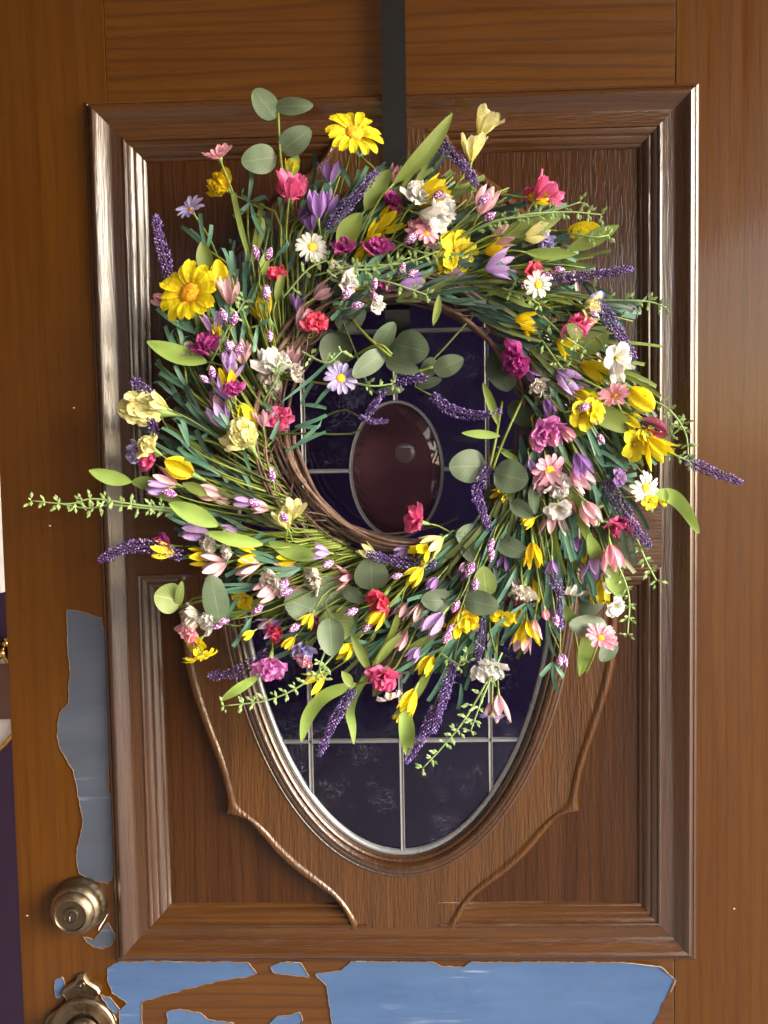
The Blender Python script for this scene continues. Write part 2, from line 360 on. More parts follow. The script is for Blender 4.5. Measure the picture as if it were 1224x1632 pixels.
M_teal_d = leaf_mat("grass_dark", (0.032, 0.075, 0.058), (0.06, 0.1, 0.08), rough=0.5, va=0.0)
M_sprig = leaf_mat("sprig_leaflet", (0.27, 0.41, 0.15), (0.3, 0.4, 0.2), rough=0.6, va=0.0)
def twig_mat():
    m, n, b, out = newmat("grapevine_bark")
    t = tex(n, "ShaderNodeTexNoise", mapping(n, coords(n), (120, 120, 120)), Scale=1.0, Detail=6.0, Roughness=0.7)
    oi = n.nodes.new("ShaderNodeObjectInfo")
    c = ramp(n, t.outputs[0], [(0.3, (0.05, 0.028, 0.02)), (0.7, (0.21, 0.125, 0.09))])
    hv = n.nodes.new("ShaderNodeHueSaturation"); L(n, c, hv.inputs["Color"])
    mr = n.nodes.new("ShaderNodeMapRange"); L(n, oi.outputs["Random"], mr.inputs[0]); mr.inputs[3].default_value = 0.5; mr.inputs[4].default_value = 1.2
    L(n, mr.outputs[0], hv.inputs["Value"]); L(n, hv.outputs[0], b.inputs["Base Color"])
    b.inputs["Roughness"].default_value = 0.7
    bp = n.nodes.new("ShaderNodeBump"); bp.inputs["Strength"].default_value = 0.7; bp.inputs["Distance"].default_value = 0.001
    L(n, t.outputs[0], bp.inputs["Height"]); L(n, bp.outputs[0], b.inputs["Normal"]); return m
M_twig = twig_mat()

# ------------------------------------------------------------------ the setting: porch floor, room wall behind the door
def structure(o, label=None):
    o['kind'] = 'structure'
    if label: o['label'] = label
    return o
FLOOR = -1.43
mb = MB(); mb.add([(-400, -400, FLOOR), (400, -400, FLOOR), (400, 400, FLOOR), (-400, 400, FLOOR)], [(0, 1, 2, 3)])
M_floor = plain("porch_concrete", (0.34, 0.33, 0.32), 0.8, 0.25, 3.0)
structure(obj("ground", mb, M_floor, smooth=False), "pale concrete ground in front of the door")
mb = MB(); mb.box((-1.6, 0.42, FLOOR + 0.004), (1.6, 0.52, 1.05))
structure(obj("wall", mb, M_purple, smooth=False), "dark purple painted wall of the room behind the door")
# unseen ceiling and walls added to shade the door from above, left and front
mb = MB(); mb.box((-1.4, -3.4, 1.06), (1.5, 1.2, 1.16))
M_ceil = plain("shade_ceiling_wood", (0.46, 0.40, 0.33), 0.7, 0.2, 6.0)
structure(obj("ceiling", mb, M_ceil, smooth=False), "unseen pale ceiling added to shade the door from above")
mb = MB(); mb.box((-1.35, -4.4, FLOOR + 0.004), (-1.22, 0.41, 1.055))
M_shade_wall = plain("shade_wall_brown", (0.10, 0.05, 0.028), 0.7, 0.2, 6.0)
structure(obj("shade_wall", mb, M_shade_wall, smooth=False), "unseen brown wall added to shade the door from the left")
mb = MB(); mb.box((-1.35, -4.6, FLOOR + 0.004), (1.2, -4.41, 1.055))
structure(obj("shade_wall", mb, M_shade_wall, smooth=False), "unseen brown wall added opposite the door to darken its reflections")

# ------------------------------------------------------------------ the door
door = thing("front_door", "brown wood grain front door with oval leaded window and peeling film", "door", (0, 0, FLOOR))
DL = Matrix.Translation((0, 0, -FLOOR))
def dpart(name, mb, mat, parent=None, sharp=None):
    o = obj(name, mb, mat, parent or door)
    if parent is None: o.matrix_local = DL
    if sharp: autosmooth(o, sharp)
    return o
def bevel(o, wd=0.0015, seg=2):
    b = o.modifiers.new("bevel", 'BEVEL'); b.width = wd; b.segments = seg; b.limit_method = 'ANGLE'
mb = MB(); mb.box((-0.3785, 0, FLOOR + 0.012), (-0.2622, 0.044, 0.60)); bevel(dpart("stile", mb, M_stile, sharp=30), 0.0006)
mb = MB(); mb.box((0.2622, 0, FLOOR + 0.012), (0.3785, 0.044, 0.60)); bevel(dpart("stile", mb, M_stile, sharp=30), 0.0006)
mb = MB(); mb.box((-0.2618, 0.0002, 0.40), (0.2618, 0.044, 0.60)); bevel(dpart("rail", mb, M_rail, sharp=30), 0.0004, 1)
mb = MB(); mb.box((-0.2618, 0.0002, FLOOR + 0.012), (0.2618, 0.044, -0.40)); bevel(dpart("rail", mb, M_rail, sharp=30), 0.0004, 1)

GA, GB, GZ = 0.152, 0.310, 0.003
# raised frame: a moulding profile swept along four mitred sides; d inwards from the outer edge, h towards the viewer (mm)
HX, HZ = 0.2825, 0.4122
PROF = [(0, -1), (0, 1.2), (1.2, 2.6), (2.8, 3.0), (3.4, 2.4), (4.2, 4.2), (6.0, 7.6), (8.0, 9.6), (9.6, 10.2), (11.0, 9.8), (13.0, 8.4), (16.0, 6.4),
        (19.0, 4.6), (21.5, 3.2), (23.0, 2.6), (24.5, 2.5), (33.4, 2.5)]
BEAD = [(33.4, 2.5), (34.2, 3.3), (35.6, 3.6), (37.0, 3.0), (37.6, 1.6), (39.0, 1.4), (41.0, 0.6), (42.5, -0.8), (43.0, -1.6), (44.6, -1.4), (46.0, -2.0),
        (47.5, -3.4), (49.0, -4.6), (49.6, -5.6), (51.2, -6.0), (52.6, -7.4), (53.4, -9.0)]
mm = 0.001
def strip(name, mat, prof, edge, lo, hi, mit=(1, 1), parent=None, nseg=24):
    """edge: 'L','R','T','B' side of a rectangle; lo/hi ends before mitring; mit: 1 mitre inwards, 0 square"""
    mb = MB(); P = []
    d0 = prof[0][0]
    for d, h in prof:
        a = lo + (d - d0) * mm * mit[0]; b = hi - (d - d0) * mm * mit[1]
        row = []
        for k in range(nseg + 1):
            t = a + (b - a) * k / nseg
            j = 0.00012 * noise.noise(Vector((t * 40, d * 0.3, ord(edge[0]))))
            off = (d - d0) * mm
            e = edge[1]
            p = {'L': (e + off, t), 'R': (e - off, t), 'T': (t, e - off), 'B': (t, e + off)}[edge[0]]
            row.append((p[0], -h * mm - j, p[1]))
        P.append(row)
    if edge[0] in 'RB': P = [r[::-1] for r in P]
    P = [r[::-1] for r in P] if edge[0] in 'LR' else P
    mb.grid(P)
    return dpart(name, mb, mat, parent, sharp=32)
strip("frame_moulding", M_mv, PROF, ('L', -HX), -HZ, HZ)
strip("frame_moulding", M_mv, PROF, ('R', HX), -HZ, HZ)
strip("frame_moulding", M_mh, PROF, ('T', HZ), -HX, HX)
strip("frame_moulding", M_mh, PROF, ('B', -HZ), -HX, HX)
IX, IZ, RZ = HX - 33.4 * mm, HZ - 33.4 * mm, 0.029
for sx in (-1, 1):
    for sz in (-1, 1):
        side = ('L', -IX) if sx < 0 else ('R', IX)
        z0, z1 = (RZ, IZ) if sz > 0 else (-IZ, -RZ)
        strip("panel_bead", M_mv, BEAD, side, z0, z1)
        ends = (-IX, -0.035) if sx < 0 else (0.035, IX)
        mit = (1, 0) if sx < 0 else (0, 1)
        strip("panel_bead", M_mh, BEAD, ('T', IZ) if sz > 0 else ('B', -IZ), ends[0], ends[1], mit)
        ends = (-IX, -0.195) if sx < 0 else (0.195, IX)
        strip("panel_bead", M_mh, BEAD, ('B', RZ) if sz > 0 else ('T', -RZ), ends[0], ends[1], mit, nseg=6)
        mb = MB()
        x0, x1 = (-IX, -0.02) if sx < 0 else (0.02, IX)
        n1, n2 = 60, 80
        mb.grid([[(x0 + (x1 - x0) * i / n1, 0.0086, z0 + (z1 - z0) * j / n2) for i in range(n1 + 1)] for j in range(n2 + 1)])
        kf = [k_ for k_, f_ in enumerate(mb.f) if all((mb.v[i][0] / (GA + 0.004)) ** 2 + ((mb.v[i][2] - GZ) / (GB + 0.004)) ** 2 > 1 for i in f_)]
        mb.f = [mb.f[k_] for k_ in kf]; mb.m = [mb.m[k_] for k_ in kf]; mb.u = [mb.u[4 * k_ + c_] for k_ in kf for c_ in range(4)]
        dpart("recessed_panel", mb, M_panel)
    mb = MB(); x0, x1 = sorted((sx * 0.188, sx * IX))
    mb.box((x0, -0.0026, -RZ), (x1, 0.01, RZ)); dpart("mid_rail", mb, M_mh, sharp=30)

# carved field round the oval: star-shaped outline, pairs (x, z) for one quarter, mirrored
GA, GB, GZ = 0.152, 0.310, 0.003
q = [(206, 0), (207, 30), (205.5, 75), (203, 117), (197, 145), (188, 174), (179, 200), (171, 225), (167, 246), (166, 258), (168, 263), (158, 265), (147, 270), (136, 283),
     (121, 302), (109, 314), (96, 325), (84, 334), (72, 343), (63, 351), (56, 361), (51, 371), (49, 379), (48, 386), (30, 386), (12, 386), (0, 386)]
out = [Vector((x, z)) for x, z in q]
quarter = []
for a, b in zip(out, out[1:]):
    k = max(1, int((b - a).length / 3.0))
    quarter += [a.lerp(b, i / k) for i in range(k)]
quarter.append(out[-1])
for it in range(2):                                                # soften all but the cusp and the neck
    sm = [p.copy() for p in quarter]
    for i in range(1, len(quarter) - 1):
        if min((quarter[i] - Vector(c)).length for c in ((168, 263), (48, 386))) > 5: sm[i] = (quarter[i - 1] + quarter[i] * 2 + quarter[i + 1]) / 4
    quarter = sm
loop = quarter + [Vector((-p.x, p.y)) for p in quarter[-2::-1]]
loop = loop + [Vector((p.x, -p.y)) for p in loop[-2:0:-1]]
NL = len(loop)
nor = []
for i in range(NL):
    t = loop[(i + 1) % NL] - loop[i - 1]; nor.append(Vector((t.y, -t.x)).normalized())
if nor[0].x < 0: nor = [-v for v in nor]
for it in range(2): nor = [(nor[i - 1] + nor[i] * 2 + nor[(i + 1) % NL]).normalized() for i in range(NL)]
nor = [Vector((loop[i].x / 48, 0)) if abs(loop[i].y) > 377 else nor[i] for i in range(NL)]
EDGE = [(-6.0, 2.4), (-5.2, 2.5), (-4.2, 3.4), (-2.6, 4.2), (-0.6, 4.2), (0.8, 3.4), (1.6, 1.6), (2.4, 1.0), (3.4, -0.6), (4.4, -4.0), (5.4, -9.0)]
def ring_at(off):
    r = [loop[i] + nor[i] * off for i in range(NL)]
    if off < -0.5:                                                  # an inner offset crosses itself at the cusps: relax it there
        for it in range(int(-off * 7)): r = [(r[i - 1] + r[i] * 2 + r[(i + 1) % NL]) / 4 for i in range(NL)]
    return r
inner = ring_at(EDGE[0][0])
mb = MB(); P = []
for s in range(13):
    t = s / 12; row = []
    for i in range(NL):
        o = inner[i]
        a = math.atan2((o.y - 3) / (GB + 0.012), o.x / (GA + 0.012))
        e = Vector(((GA + 0.012) * math.cos(a), (GB + 0.012) * math.sin(a) + GZ))
        p = e.lerp(o * mm, t); row.append((p.x, -0.0024, p.y))
    P.append(row)
flat = lambda i, h: min(h, 2.42) if abs(loop[i].y) > 382 or abs(loop[i].y) < 31 else h
for off, h in EDGE[1:]:
    rg = ring_at(off); P.append([(rg[i].x * mm, -flat(i, h) * mm, rg[i].y * mm) for i in range(NL)])
mb.grid(P, closed=True)
dpart("carved_field", mb, M_field, sharp=35)
# oval moulding
OV = [(1.5, -4), (2.2, 0.5), (3.4, 3.4), (5.0, 4.4), (6.4, 4.0), (7.0, 3.2), (7.8, 5.6), (9.4, 7.2), (11.2, 7.4), (12.8, 6.4), (13.4, 5.2), (14.2, 5.6), (16.0, 5.4), (17.6, 4.0), (18.4, 3.2),
      (19.2, 3.6), (20.6, 3.2), (21.6, 2.2)]
NE = 160
def ering(off, h, n=NE):
    return [((GA + off * mm) * math.cos(2 * PI * k / n), -h * mm, GZ + (GB + off * mm) * math.sin(2 * PI * k / n)) for k in range(n)]
mb = MB(); mb.grid([ering(o, h) for o, h in OV], closed=True); dpart("oval_moulding", mb, M_mv, sharp=35)

win = bpy.data.objects.new("oval_window", None); C.objects.link(win); win.parent = door; win.matrix_local = DL
mb = MB(); mb.grid([ering(o, h) for o, h in [(-3.2, -6.5), (-3.0, -3.0), (-1.6, -1.6), (0.2, -1.2), (1.6, -1.8), (2.4, -4.0)]], closed=True)
dpart("glazing_rim", mb, M_rim, win, sharp=60)
# panes: the oval cut along the cames
def clip(poly, ax, val, keep_less):
    res = []
    for i in range(len(poly)):
        a, b = poly[i], poly[(i + 1) % len(poly)]
        ia = (a[ax] <= val) == keep_less; ib = (b[ax] <= val) == keep_less
        if ia: res.append(a)
        if ia != ib:
            t = (val - a[ax]) / (b[ax] - a[ax]); p = [a[0] + (b[0] - a[0]) * t, a[1] + (b[1] - a[1]) * t]; p[ax] = val; res.append(tuple(p))
    return res
ell = [(GA * math.cos(2 * PI * k / 96), GZ + GB * math.sin(2 * PI * k / 96)) for k in range(96)]
XS = [-0.2, -0.087, 0.0, 0.087, 0.2]; ZS = [-0.4, -0.196, -0.0655, 0.0655, 0.196, 0.4]
def slab(mb, poly, y0, y1):
    n = len(poly)
    mb.add([(x, y0, z) for x, z in poly] + [(x, y1, z) for x, z in poly],
           [tuple(range(n))[::1], tuple(range(2 * n - 1, n - 1, -1))] + [(i, n + i, n + (i + 1) % n, (i + 1) % n) for i in range(n)])
for i in range(4):
    for j in range(5):
        p = ell
        for ax, lo, hi in ((0, XS[i], XS[i + 1]), (1, ZS[j], ZS[j + 1])):
            p = clip(p, ax, lo, False); p = clip(p, ax, hi, True) if p else p
        if len(p) < 3: continue
        mb = MB(); slab(mb, p, 0.0060, 0.0085); dpart("glass_pane", mb, M_glass, win, sharp=20)
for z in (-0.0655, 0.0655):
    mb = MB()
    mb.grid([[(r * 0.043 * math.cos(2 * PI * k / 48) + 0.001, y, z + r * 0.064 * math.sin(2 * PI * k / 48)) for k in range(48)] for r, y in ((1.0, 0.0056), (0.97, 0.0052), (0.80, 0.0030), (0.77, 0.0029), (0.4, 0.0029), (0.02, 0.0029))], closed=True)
    dpart("oval_pane", mb, M_oval_refl, win, sharp=5)
def came(pts, wd=0.0022):
    mb = MB(); P = []
    pts = [Vector(p) for p in pts]
    pr = [(-1, 0.0058), (-1, 0.0042), (-0.72, 0.0030), (-0.45, 0.0036), (0.45, 0.0036), (0.72, 0.0030), (1, 0.0042), (1, 0.0058)]
    for i, p in enumerate(pts):
        t = (pts[min(i + 1, len(pts) - 1)] - pts[max(0, i - 1)])
        if (pts[0] - pts[-1]).length < 1e-6 and i in (0, len(pts) - 1): t = pts[1] - pts[-2]
        t.normalize(); n = Vector((-t.y, t.x))
        P.append([(p.x + n.x * wd * a, y, p.y + n.y * wd * a) for a, y in pr])
    mb.grid(P); dpart("came", mb, M_lead, win, sharp=50)
ex = lambda z: GA * math.sqrt(max(0, 1 - ((z - GZ) / GB) ** 2)) - 0.001
ez = lambda x: GB * math.sqrt(1 - (x / GA) ** 2) - 0.001
for x in (-0.087, 0.087): came([(x, GZ - ez(x)), (x, GZ + ez(x))])
for z in (-0.196, 0.196): came([(-ex(z), z), (ex(z), z)])
came([(0.001, GZ - ez(0)), (0.001, -0.131)]); came([(0.001, 0.131), (0.001, GZ + ez(0))])
for z in (-0.0655, 0.0655):
    came([(-ex(z), z), (-0.0425, z)]); came([(0.0445, z), (ex(z), z)])
    came([(0.0435 * math.cos(2 * PI * k / 48) + 0.001, z + 0.0645 * math.sin(2 * PI * k / 48)) for k in range(49)], 0.0016)
mb = MB(); c = at(645, 722, -0.004)
mb.lathe([(0.0096, -0.0002), (0.0094, 0.0005), (0.0088, 0.0007), (0.0002, 0.0008)], (c.x, 0.0027, c.z), 28)
M_disc_glass = glass("disc_glass", (0.85, 0.85, 0.88), 0.0, (0.12, 0.09, 0.10)); dpart("glass_disc", mb, M_disc_glass, win)  # pale grey round disc on the upper oval pane

# bare metal where the film has peeled away, with lifted torn lips
def jag(pts, amp=0.0012, step=0.0022):
    o = []
    n = len(pts)
    for i in range(n):
        a, b = Vector(pts[i]), Vector(pts[(i + 1) % n]); k = max(1, int((b - a).length / step))
        for j in range(k):
            p = a.lerp(b, j / k); q_ = noise.noise_vector(Vector((p.x * 150, p.y * 150, 3))) + 0.5 * noise.noise_vector(Vector((p.x * 520, p.y * 520, 7)))
            o.append((p.x + q_.x * amp, p.y + q_.y * amp))
    return o
from mathutils.geometry import tessellate_polygon
def patch(pxpts, mat=None, hh=0.0006, amp=0.0012):
    w3 = [at(x, y, 0) for x, y in pxpts]
    p = jag([(v.x, v.z) for v in w3], amp)
    mb = MB(); tri = tessellate_polygon([[Vector((a, b, 0)) for a, b in p]])
    mb.add([(a, -hh, b) for a, b in p], [tuple(t) for t in tri])
    n = len(p); mb.add([(a, -hh, b) for a, b in p] + [(a, 0.0, b) for a, b in p], [(i, (i + 1) % n, n + (i + 1) % n, n + i) for i in range(n)])
    rim = MB(); RP = []; cxy = Vector((sum(a for a, b in p) / n, sum(b for a, b in p) / n)); area = sum(p[i][0] * p[(i + 1) % n][1] - p[(i + 1) % n][0] * p[i][1] for i in range(n))
    for i in range(n):
        t = Vector(p[(i + 1) % n]) - Vector(p[i - 1]); t.normalize(); nn = Vector((t.y, -t.x)) * (1 if area > 0 else -1); v_ = Vector(p[i]); e = 0.5 + 0.7 * noise.noise(Vector((v_.x * 300, v_.y * 300, 1)))
        RP.append([(v_.x - nn.x * 0.0002, -hh * 0.4, v_.y - nn.y * 0.0002), (v_.x + nn.x * 0.0002, -0.0009 - 0.0008 * max(0, e), v_.y + nn.y * 0.0002), (v_.x + nn.x * (0.0003 + 0.0005 * max(0, e)), -0.0002, v_.y + nn.y * (0.0003 + 0.0005 * max(0, e)))])
    RP.append(RP[0]); rim.grid(RP)
    o = dpart("bare_metal_patch", mb, mat or M_bare)
    o.data.polygons.foreach_set("use_smooth", [False] * len(o.data.polygons))
    dpart("torn_film_rim", rim, M_torn, o)
    return p
M_torn = plain("torn_film", (0.15, 0.09, 0.05), 0.6, 0.5, 300.0)
def lip(pxpts, wdt=0.0022, h0=0.0008, h1=0.0032, nm="peeled_film_edge"):
    v = [at(x, y, 0) for x, y in pxpts]; p = []
    for a, b in zip(v, v[1:]):
        k = max(1, int((b - a).length / 0.003)); p += [a.lerp(b, i / k) for i in range(k)]
    p.append(v[-1]); mb = MB(); P = []
    for i, a in enumerate(p):
        t = (p[min(i + 1, len(p) - 1)] - p[max(i - 1, 0)]).normalized(); n = Vector((-t.z, 0, t.x))
        e = math.sin(PI * min(1, (i + 0.3) / len(p) * 1.0)) ** 0.5 * (0.6 + 0.5 * noise.noise(a * 120))
        P.append([(a.x, -h0, a.z), (a.x + n.x * wdt * 0.5 * e, -h0 - (h1 - h0) * 0.8 * e, a.z + n.z * wdt * 0.5 * e), (a.x + n.x * wdt * e, -h0 - (h1 - h0) * e, a.z + n.z * wdt * e)])
    mb.grid(P); dpart(nm, mb, M_flake)
patch([(107, 972), (135, 976), (160, 985), (168, 1010), (176, 1100), (178, 1200), (172, 1222), (174, 1260), (182, 1300), (180, 1395), (172, 1408), (150, 1402), (126, 1392), (121, 1365), (127, 1335), (133, 1312), (127, 1280), (118, 1228), (103, 1205), (93, 1185), (92, 1160), (97, 1135), (110, 1120), (112, 1070), (108, 1020)], M_bare_dim)
patch([(134, 1492), (150, 1498), (172, 1470), (178, 1480), (184, 1490), (178, 1505), (165, 1511), (150, 1508), (138, 1500)], M_bare_dim)
patch([(172, 1542), (190, 1532), (395, 1533), (408, 1550), (395, 1556), (350, 1562), (280, 1580), (225, 1596), (227, 1636), (192, 1640), (190, 1612), (203, 1598), (180, 1582), (172, 1560)])
patch([(430, 1541), (445, 1534), (478, 1534), (492, 1557), (460, 1553), (438, 1550)])
patch([(502, 1552), (545, 1546), (560, 1532), (690, 1533), (705, 1540), (738, 1541), (752, 1533), (900, 1533), (1000, 1534), (1052, 1540), (1074, 1560), (1050, 1612), (1036, 1640), (1010, 1700), (700, 1720), (540, 1700), (530, 1640), (521, 1570)])
patch([(266, 1612), (285, 1608), (320, 1614), (330, 1624), (372, 1630), (390, 1660), (270, 1655)])
patch([(422, 1640), (440, 1620), (465, 1617), (478, 1612), (482, 1625), (470, 1650), (430, 1655)])
patch([(88, 1562), (100, 1556), (104, 1575), (96, 1590), (88, 1585)]); patch([(160, 1585), (176, 1590), (190, 1608), (184, 1618)])
lip([(985, 1533), (1020, 1537), (1052, 1541), (1075, 1561), (1068, 1580)], 0.003, 0.0007, 0.004)
lip([(272, 1532), (292, 1532)], 0.0016); lip([(566, 1531), (585, 1531)], 0.0016); lip([(455, 1532), (480, 1534), (493, 1558)], 0.0012, 0.0007, 0.0016)
lip([(158, 1482), (166, 1468), (173, 1456)], 0.0018, 0.0007, 0.004)
for x, y, a in [(44, 1459, 3), (80, 838, 3), (1170, 1448, 2), (118, 650, 2)]:
    c = at(x, y); mb = MB(); mb.add([(c.x - a * 0.0005, -0.0004, c.z), (c.x, -0.0004, c.z - 0.0008), (c.x + a * 0.0005, -0.0004, c.z + 0.0002), (c.x, -0.0006, c.z + 0.0009)], [(0, 1, 2, 3)])
    dpart("paint_chip", mb, M_flake)
mb = MB(); c0, c1 = at(675, 1438), at(738, 1437); mb.tube([(c0.x, -0.0025, c0.z), ((c0.x + c1.x) / 2, -0.0027, c0.z + 0.0012), (c1.x, -0.0025, c1.z)], [0.0001, 0.0004, 0.0001], 5); dpart("scratch_mark", mb, M_torn)

# deadbolt and handle escutcheon
dc = at(123, 1446, 0.009)
mb = MB(); kc = (dc.x, 0, dc.z)
mb.lathe([(0.0268, 0.0), (0.0268, 0.004), (0.0262, 0.007), (0.0250, 0.009), (0.0246, 0.011), (0.0246, 0.0135), (0.0236, 0.016), (0.0218, 0.018), (0.0208, 0.0185), (0.0205, 0.0205), (0.0188, 0.0232), (0.0165, 0.025), (0.0152, 0.0256), (0.0146, 0.0248), (0.0144, 0.0238)], kc, 56)
db = dpart("deadbolt", mb, M_brass, sharp=35)
mb = MB(); mb.lathe([(0.0144, 0.0238), (0.0076, 0.0238), (0.0074, 0.0254), (0.0064, 0.0258), (0.0062, 0.0246)], kc, 40); o = dpart("lock_face", mb, M_brass_d, db, sharp=35)
mb = MB(); mb.lathe([(0.0062, 0.0246), (0.0001, 0.0248)], kc, 24); dpart("lock_cylinder", mb, M_brass_d, db)
mb = MB(); mb.box((dc.x - 0.0007, -0.0254, dc.z - 0.0036), (dc.x + 0.0007, -0.0249, dc.z + 0.0036)); mb.box((dc.x - 0.0013, -0.0262, dc.z - 0.0046), (dc.x - 0.0002, -0.0252, dc.z + 0.0002), 1)
dpart("keyhole", mb, [M_black, M_rim], db)
half = [(0, 1549), (5, 1550), (9, 1558), (17, 1564), (26, 1570), (30, 1577), (24, 1581), (22, 1588), (32, 1602), (50, 1613), (55, 1622), (53, 1632), (58, 1645), (56, 1700)]
hc = 131
pl = [(hc + a * 1.03, y) for a, y in half] + [(hc - a * 1.03, y) for a, y in half[::-1]]
w3 = [at(x, y, 0.0) for x, y in pl]
mb = MB(); n = len(w3); cx_ = sum(p.x for p in w3) / n; cz_ = at(hc, 1650).z
rings = []
for k, h in ((1.0, 0.0), (1.0, 0.003), (0.965, 0.0052), (0.93, 0.0052), (0.91, 0.0046)):
    rings.append([((p.x - cx_) * k + cx_, -h, (p.z - cz_) * k + cz_) for p in w3])
mb.grid(rings, closed=True)
r_ = rings[-1]; tri = tessellate_polygon([[Vector((p[0], p[2], 0)) for p in r_]]); mb.add(r_, [tuple(t) for t in tri], 1)
hs = dpart("handle_plate", mb, [M_brass, M_brass_d], sharp=30)
hp = at(131, 1646, 0.01)
mb = MB(); mb.lathe([(0.0330, 0.0046), (0.0330, 0.0075), (0.0318, 0.0092), (0.0300, 0.0098), (0.0290, 0.0090), (0.0270, 0.0086), (0.018, 0.0080)], (hp.x, 0, hp.z), 56); dpart("handle_rose", mb, M_brass, hs, sharp=35)
mb = MB(); mb.lathe([(0.0180, 0.0080), (0.0165, 0.0125), (0.0130, 0.0145), (0.0118, 0.020), (0.0125, 0.024), (0.021, 0.030), (0.027, 0.038), (0.026, 0.048), (0.018, 0.055), (0.001, 0.057)], (hp.x, 0, hp.z - 0.004), 40); dpart("handle_knob", mb, M_brass, hs, sharp=35)
mb = MB(); c = at(131, 1569, 0.005); mb.lathe([(0.0032, 0.0046), (0.003, 0.0062), (0.0018, 0.0066), (0.0016, 0.0048), (0.0001, 0.0046)], (c.x, 0, c.z), 16); dpart("screw", mb, M_brass_d, hs)

# ------------------------------------------------------------------ what hangs on the room wall beyond the door's edge
YW = -0.42; a = at(-190, 640, YW); b = at(14, 941, YW)
pf = thing("picture_frame", "white picture frame with grey print on the purple wall left of the door", "picture frame", (a.x, 0.42, b.z))
def local(o): o.matrix_local = Matrix.Translation(-Vector(o.parent.location)); return o
fw = 0.034; mb = MB(); zt = b.z + 0.46
mb.box((a.x, 0.395, b.z), (b.x, 0.4195, b.z + fw)); mb.box((a.x, 0.395, zt - fw), (b.x, 0.4195, zt)); mb.box((a.x, 0.3952, b.z + fw), (a.x + fw, 0.4195, zt - fw)); mb.box((b.x - 0.012, 0.3952, b.z + fw), (b.x, 0.4195, zt - fw))
local(obj("frame", mb, M_white, pf, smooth=False))
mb = MB(); mb.box((a.x + fw, 0.405, b.z + fw), (b.x - 0.012, 0.419, zt - fw)); local(obj("print", mb, M_greypic, pf, smooth=False))
c = at(-62, 1112, YW); r = 0.098
pq = thing("wall_plaque", "round gilt rimmed plaque with dark centre and gold bow below the picture frame", "wall plaque", (c.x, 0.42, c.z))
mb = MB(); mb.lathe([(r, 0.0), (r + 0.002, 0.006), (r - 0.001, 0.012), (r - 0.005, 0.010), (r - 0.006, 0.006)], (c.x, 0.4195, c.z), 64); local(obj("rim", mb, M_gold, pq))
mb = MB(); mb.lathe([(r - 0.006, 0.006), (r * 0.0, 0.0062)], (c.x, 0.4195, c.z), 64); local(obj("mat_board", mb, M_white, pq))
mb = MB(); mb.box((c.x - 0.085, 0.4095, c.z - 0.03), (c.x + 0.085, 0.413, c.z + 0.052)); local(obj("print", mb, M_brownpic, pq, smooth=False))
mb = MB()
for k in range(26):
    t = k / 25; x = at(-60 + 85 * t, 0, YW).x; z = c.z + r * 0.86 + 0.012 * math.sin(t * 19) - 0.02 * t
    mb.bead((x, 0.408 - 0.004 * math.sin(k), z), 0.006 + 0.003 * math.sin(k * 2.1), Vector((0.3, 0.2, 1)).normalized(), 1.2)
local(obj("gilt_bow", mb, M_gold, pq))

# ------------------------------------------------------------------ the strap the wreath hangs on
t0, t1 = at(627, 0, 0.012), at(630, 262, 0.012)
hg = thing("wreath_hanger", "black metal over-the-door strap hanger holding the wreath", "wreath hanger", (t1.x, -0.012, t1.z))
hwd = 0.0108; zb = 0.205
def ribbon_solid(path, half_w, th):
    mb = MB(); P = []
    for i, (y, z, x) in enumerate(path):
        j0, j1 = max(0, i - 1), min(len(path) - 1, i + 1)
        ty, tz = path[j1][0] - path[j0][0], path[j1][1] - path[j0][1]; l = math.hypot(ty, tz) or 1; ny, nz = tz / l * th, -ty / l * th
        P.append([(x - half_w, y, z), (x + half_w, y, z), (x + half_w, y + ny, z + nz), (x - half_w, y + ny, z + nz)])
    mb.grid(P, closed=True); return mb
xs0 = t0.x - 0.0005
path = [(0.046, 0.52, xs0), (0.046, 0.603, xs0), (0.044, 0.6035, xs0), (-0.010, 0.6035, xs0), (-0.012, 0.602, xs0), (-0.012, 0.5, xs0), (-0.012, 0.35, t1.x), (-0.012, zb + 0.03, t1.x), (-0.012, zb, t1.x)]
o = local(obj("strap", ribbon_solid(path, hwd, 0.0016), M_black, hg)); autosmooth(o, 30)
path = [(-0.0138, zb + 0.001, t1.x)] + [(-0.040 + 0.026 * math.cos(a_), zb - 0.002 + 0.020 * math.sin(a_), t1.x) for a_ in [-k * PI / 10 for k in range(0, 11)]]
o = local(obj("hook", ribbon_solid(path, hwd, 0.0016), M_black, hg)); autosmooth(o, 30)

# ================================================================== the wreath
CX, CZ, RH = 0.0075, 0.108, 0.042         # centre and distance of the vine ring from the door
WO = Vector((CX, -RH, CZ))
wreath = thing("wreath", "wildflower wreath of yellow, pink, white and lavender blooms on a grapevine ring", "wreath", WO)
WI = Matrix.Translation(-WO)
def wpart(name, mb, mats, smooth=True):   # mesh built in world coordinates
    o = obj(name, mb, mats, wreath, smooth); o.matrix_local = WI; return o
def smooth_path(pts, n):
    """Catmull-Rom through the points, n samples"""
    pts = [Vector(p) for p in pts]; out_ = []
    if len(pts) == 2: return [pts[0].lerp(pts[1], i / (n - 1)) for i in range(n)]
    for i in range(n):
        t = i / (n - 1) * (len(pts) - 1); k = min(int(t), len(pts) - 2); f = t - k
        p0 = pts[k - 1] if k else pts[0] * 2 - pts[1]; p1, p2 = pts[k], pts[k + 1]; p3 = pts[k + 2] if k + 2 < len(pts) else pts[-1] * 2 - pts[-2]
        out_.append(0.5 * ((2 * p1) + (p2 - p0) * f + (2 * p0 - 5 * p1 + 4 * p2 - p3) * f * f + (3 * p1 - p0 - 3 * p2 + p3) * f ** 3))
    return out_

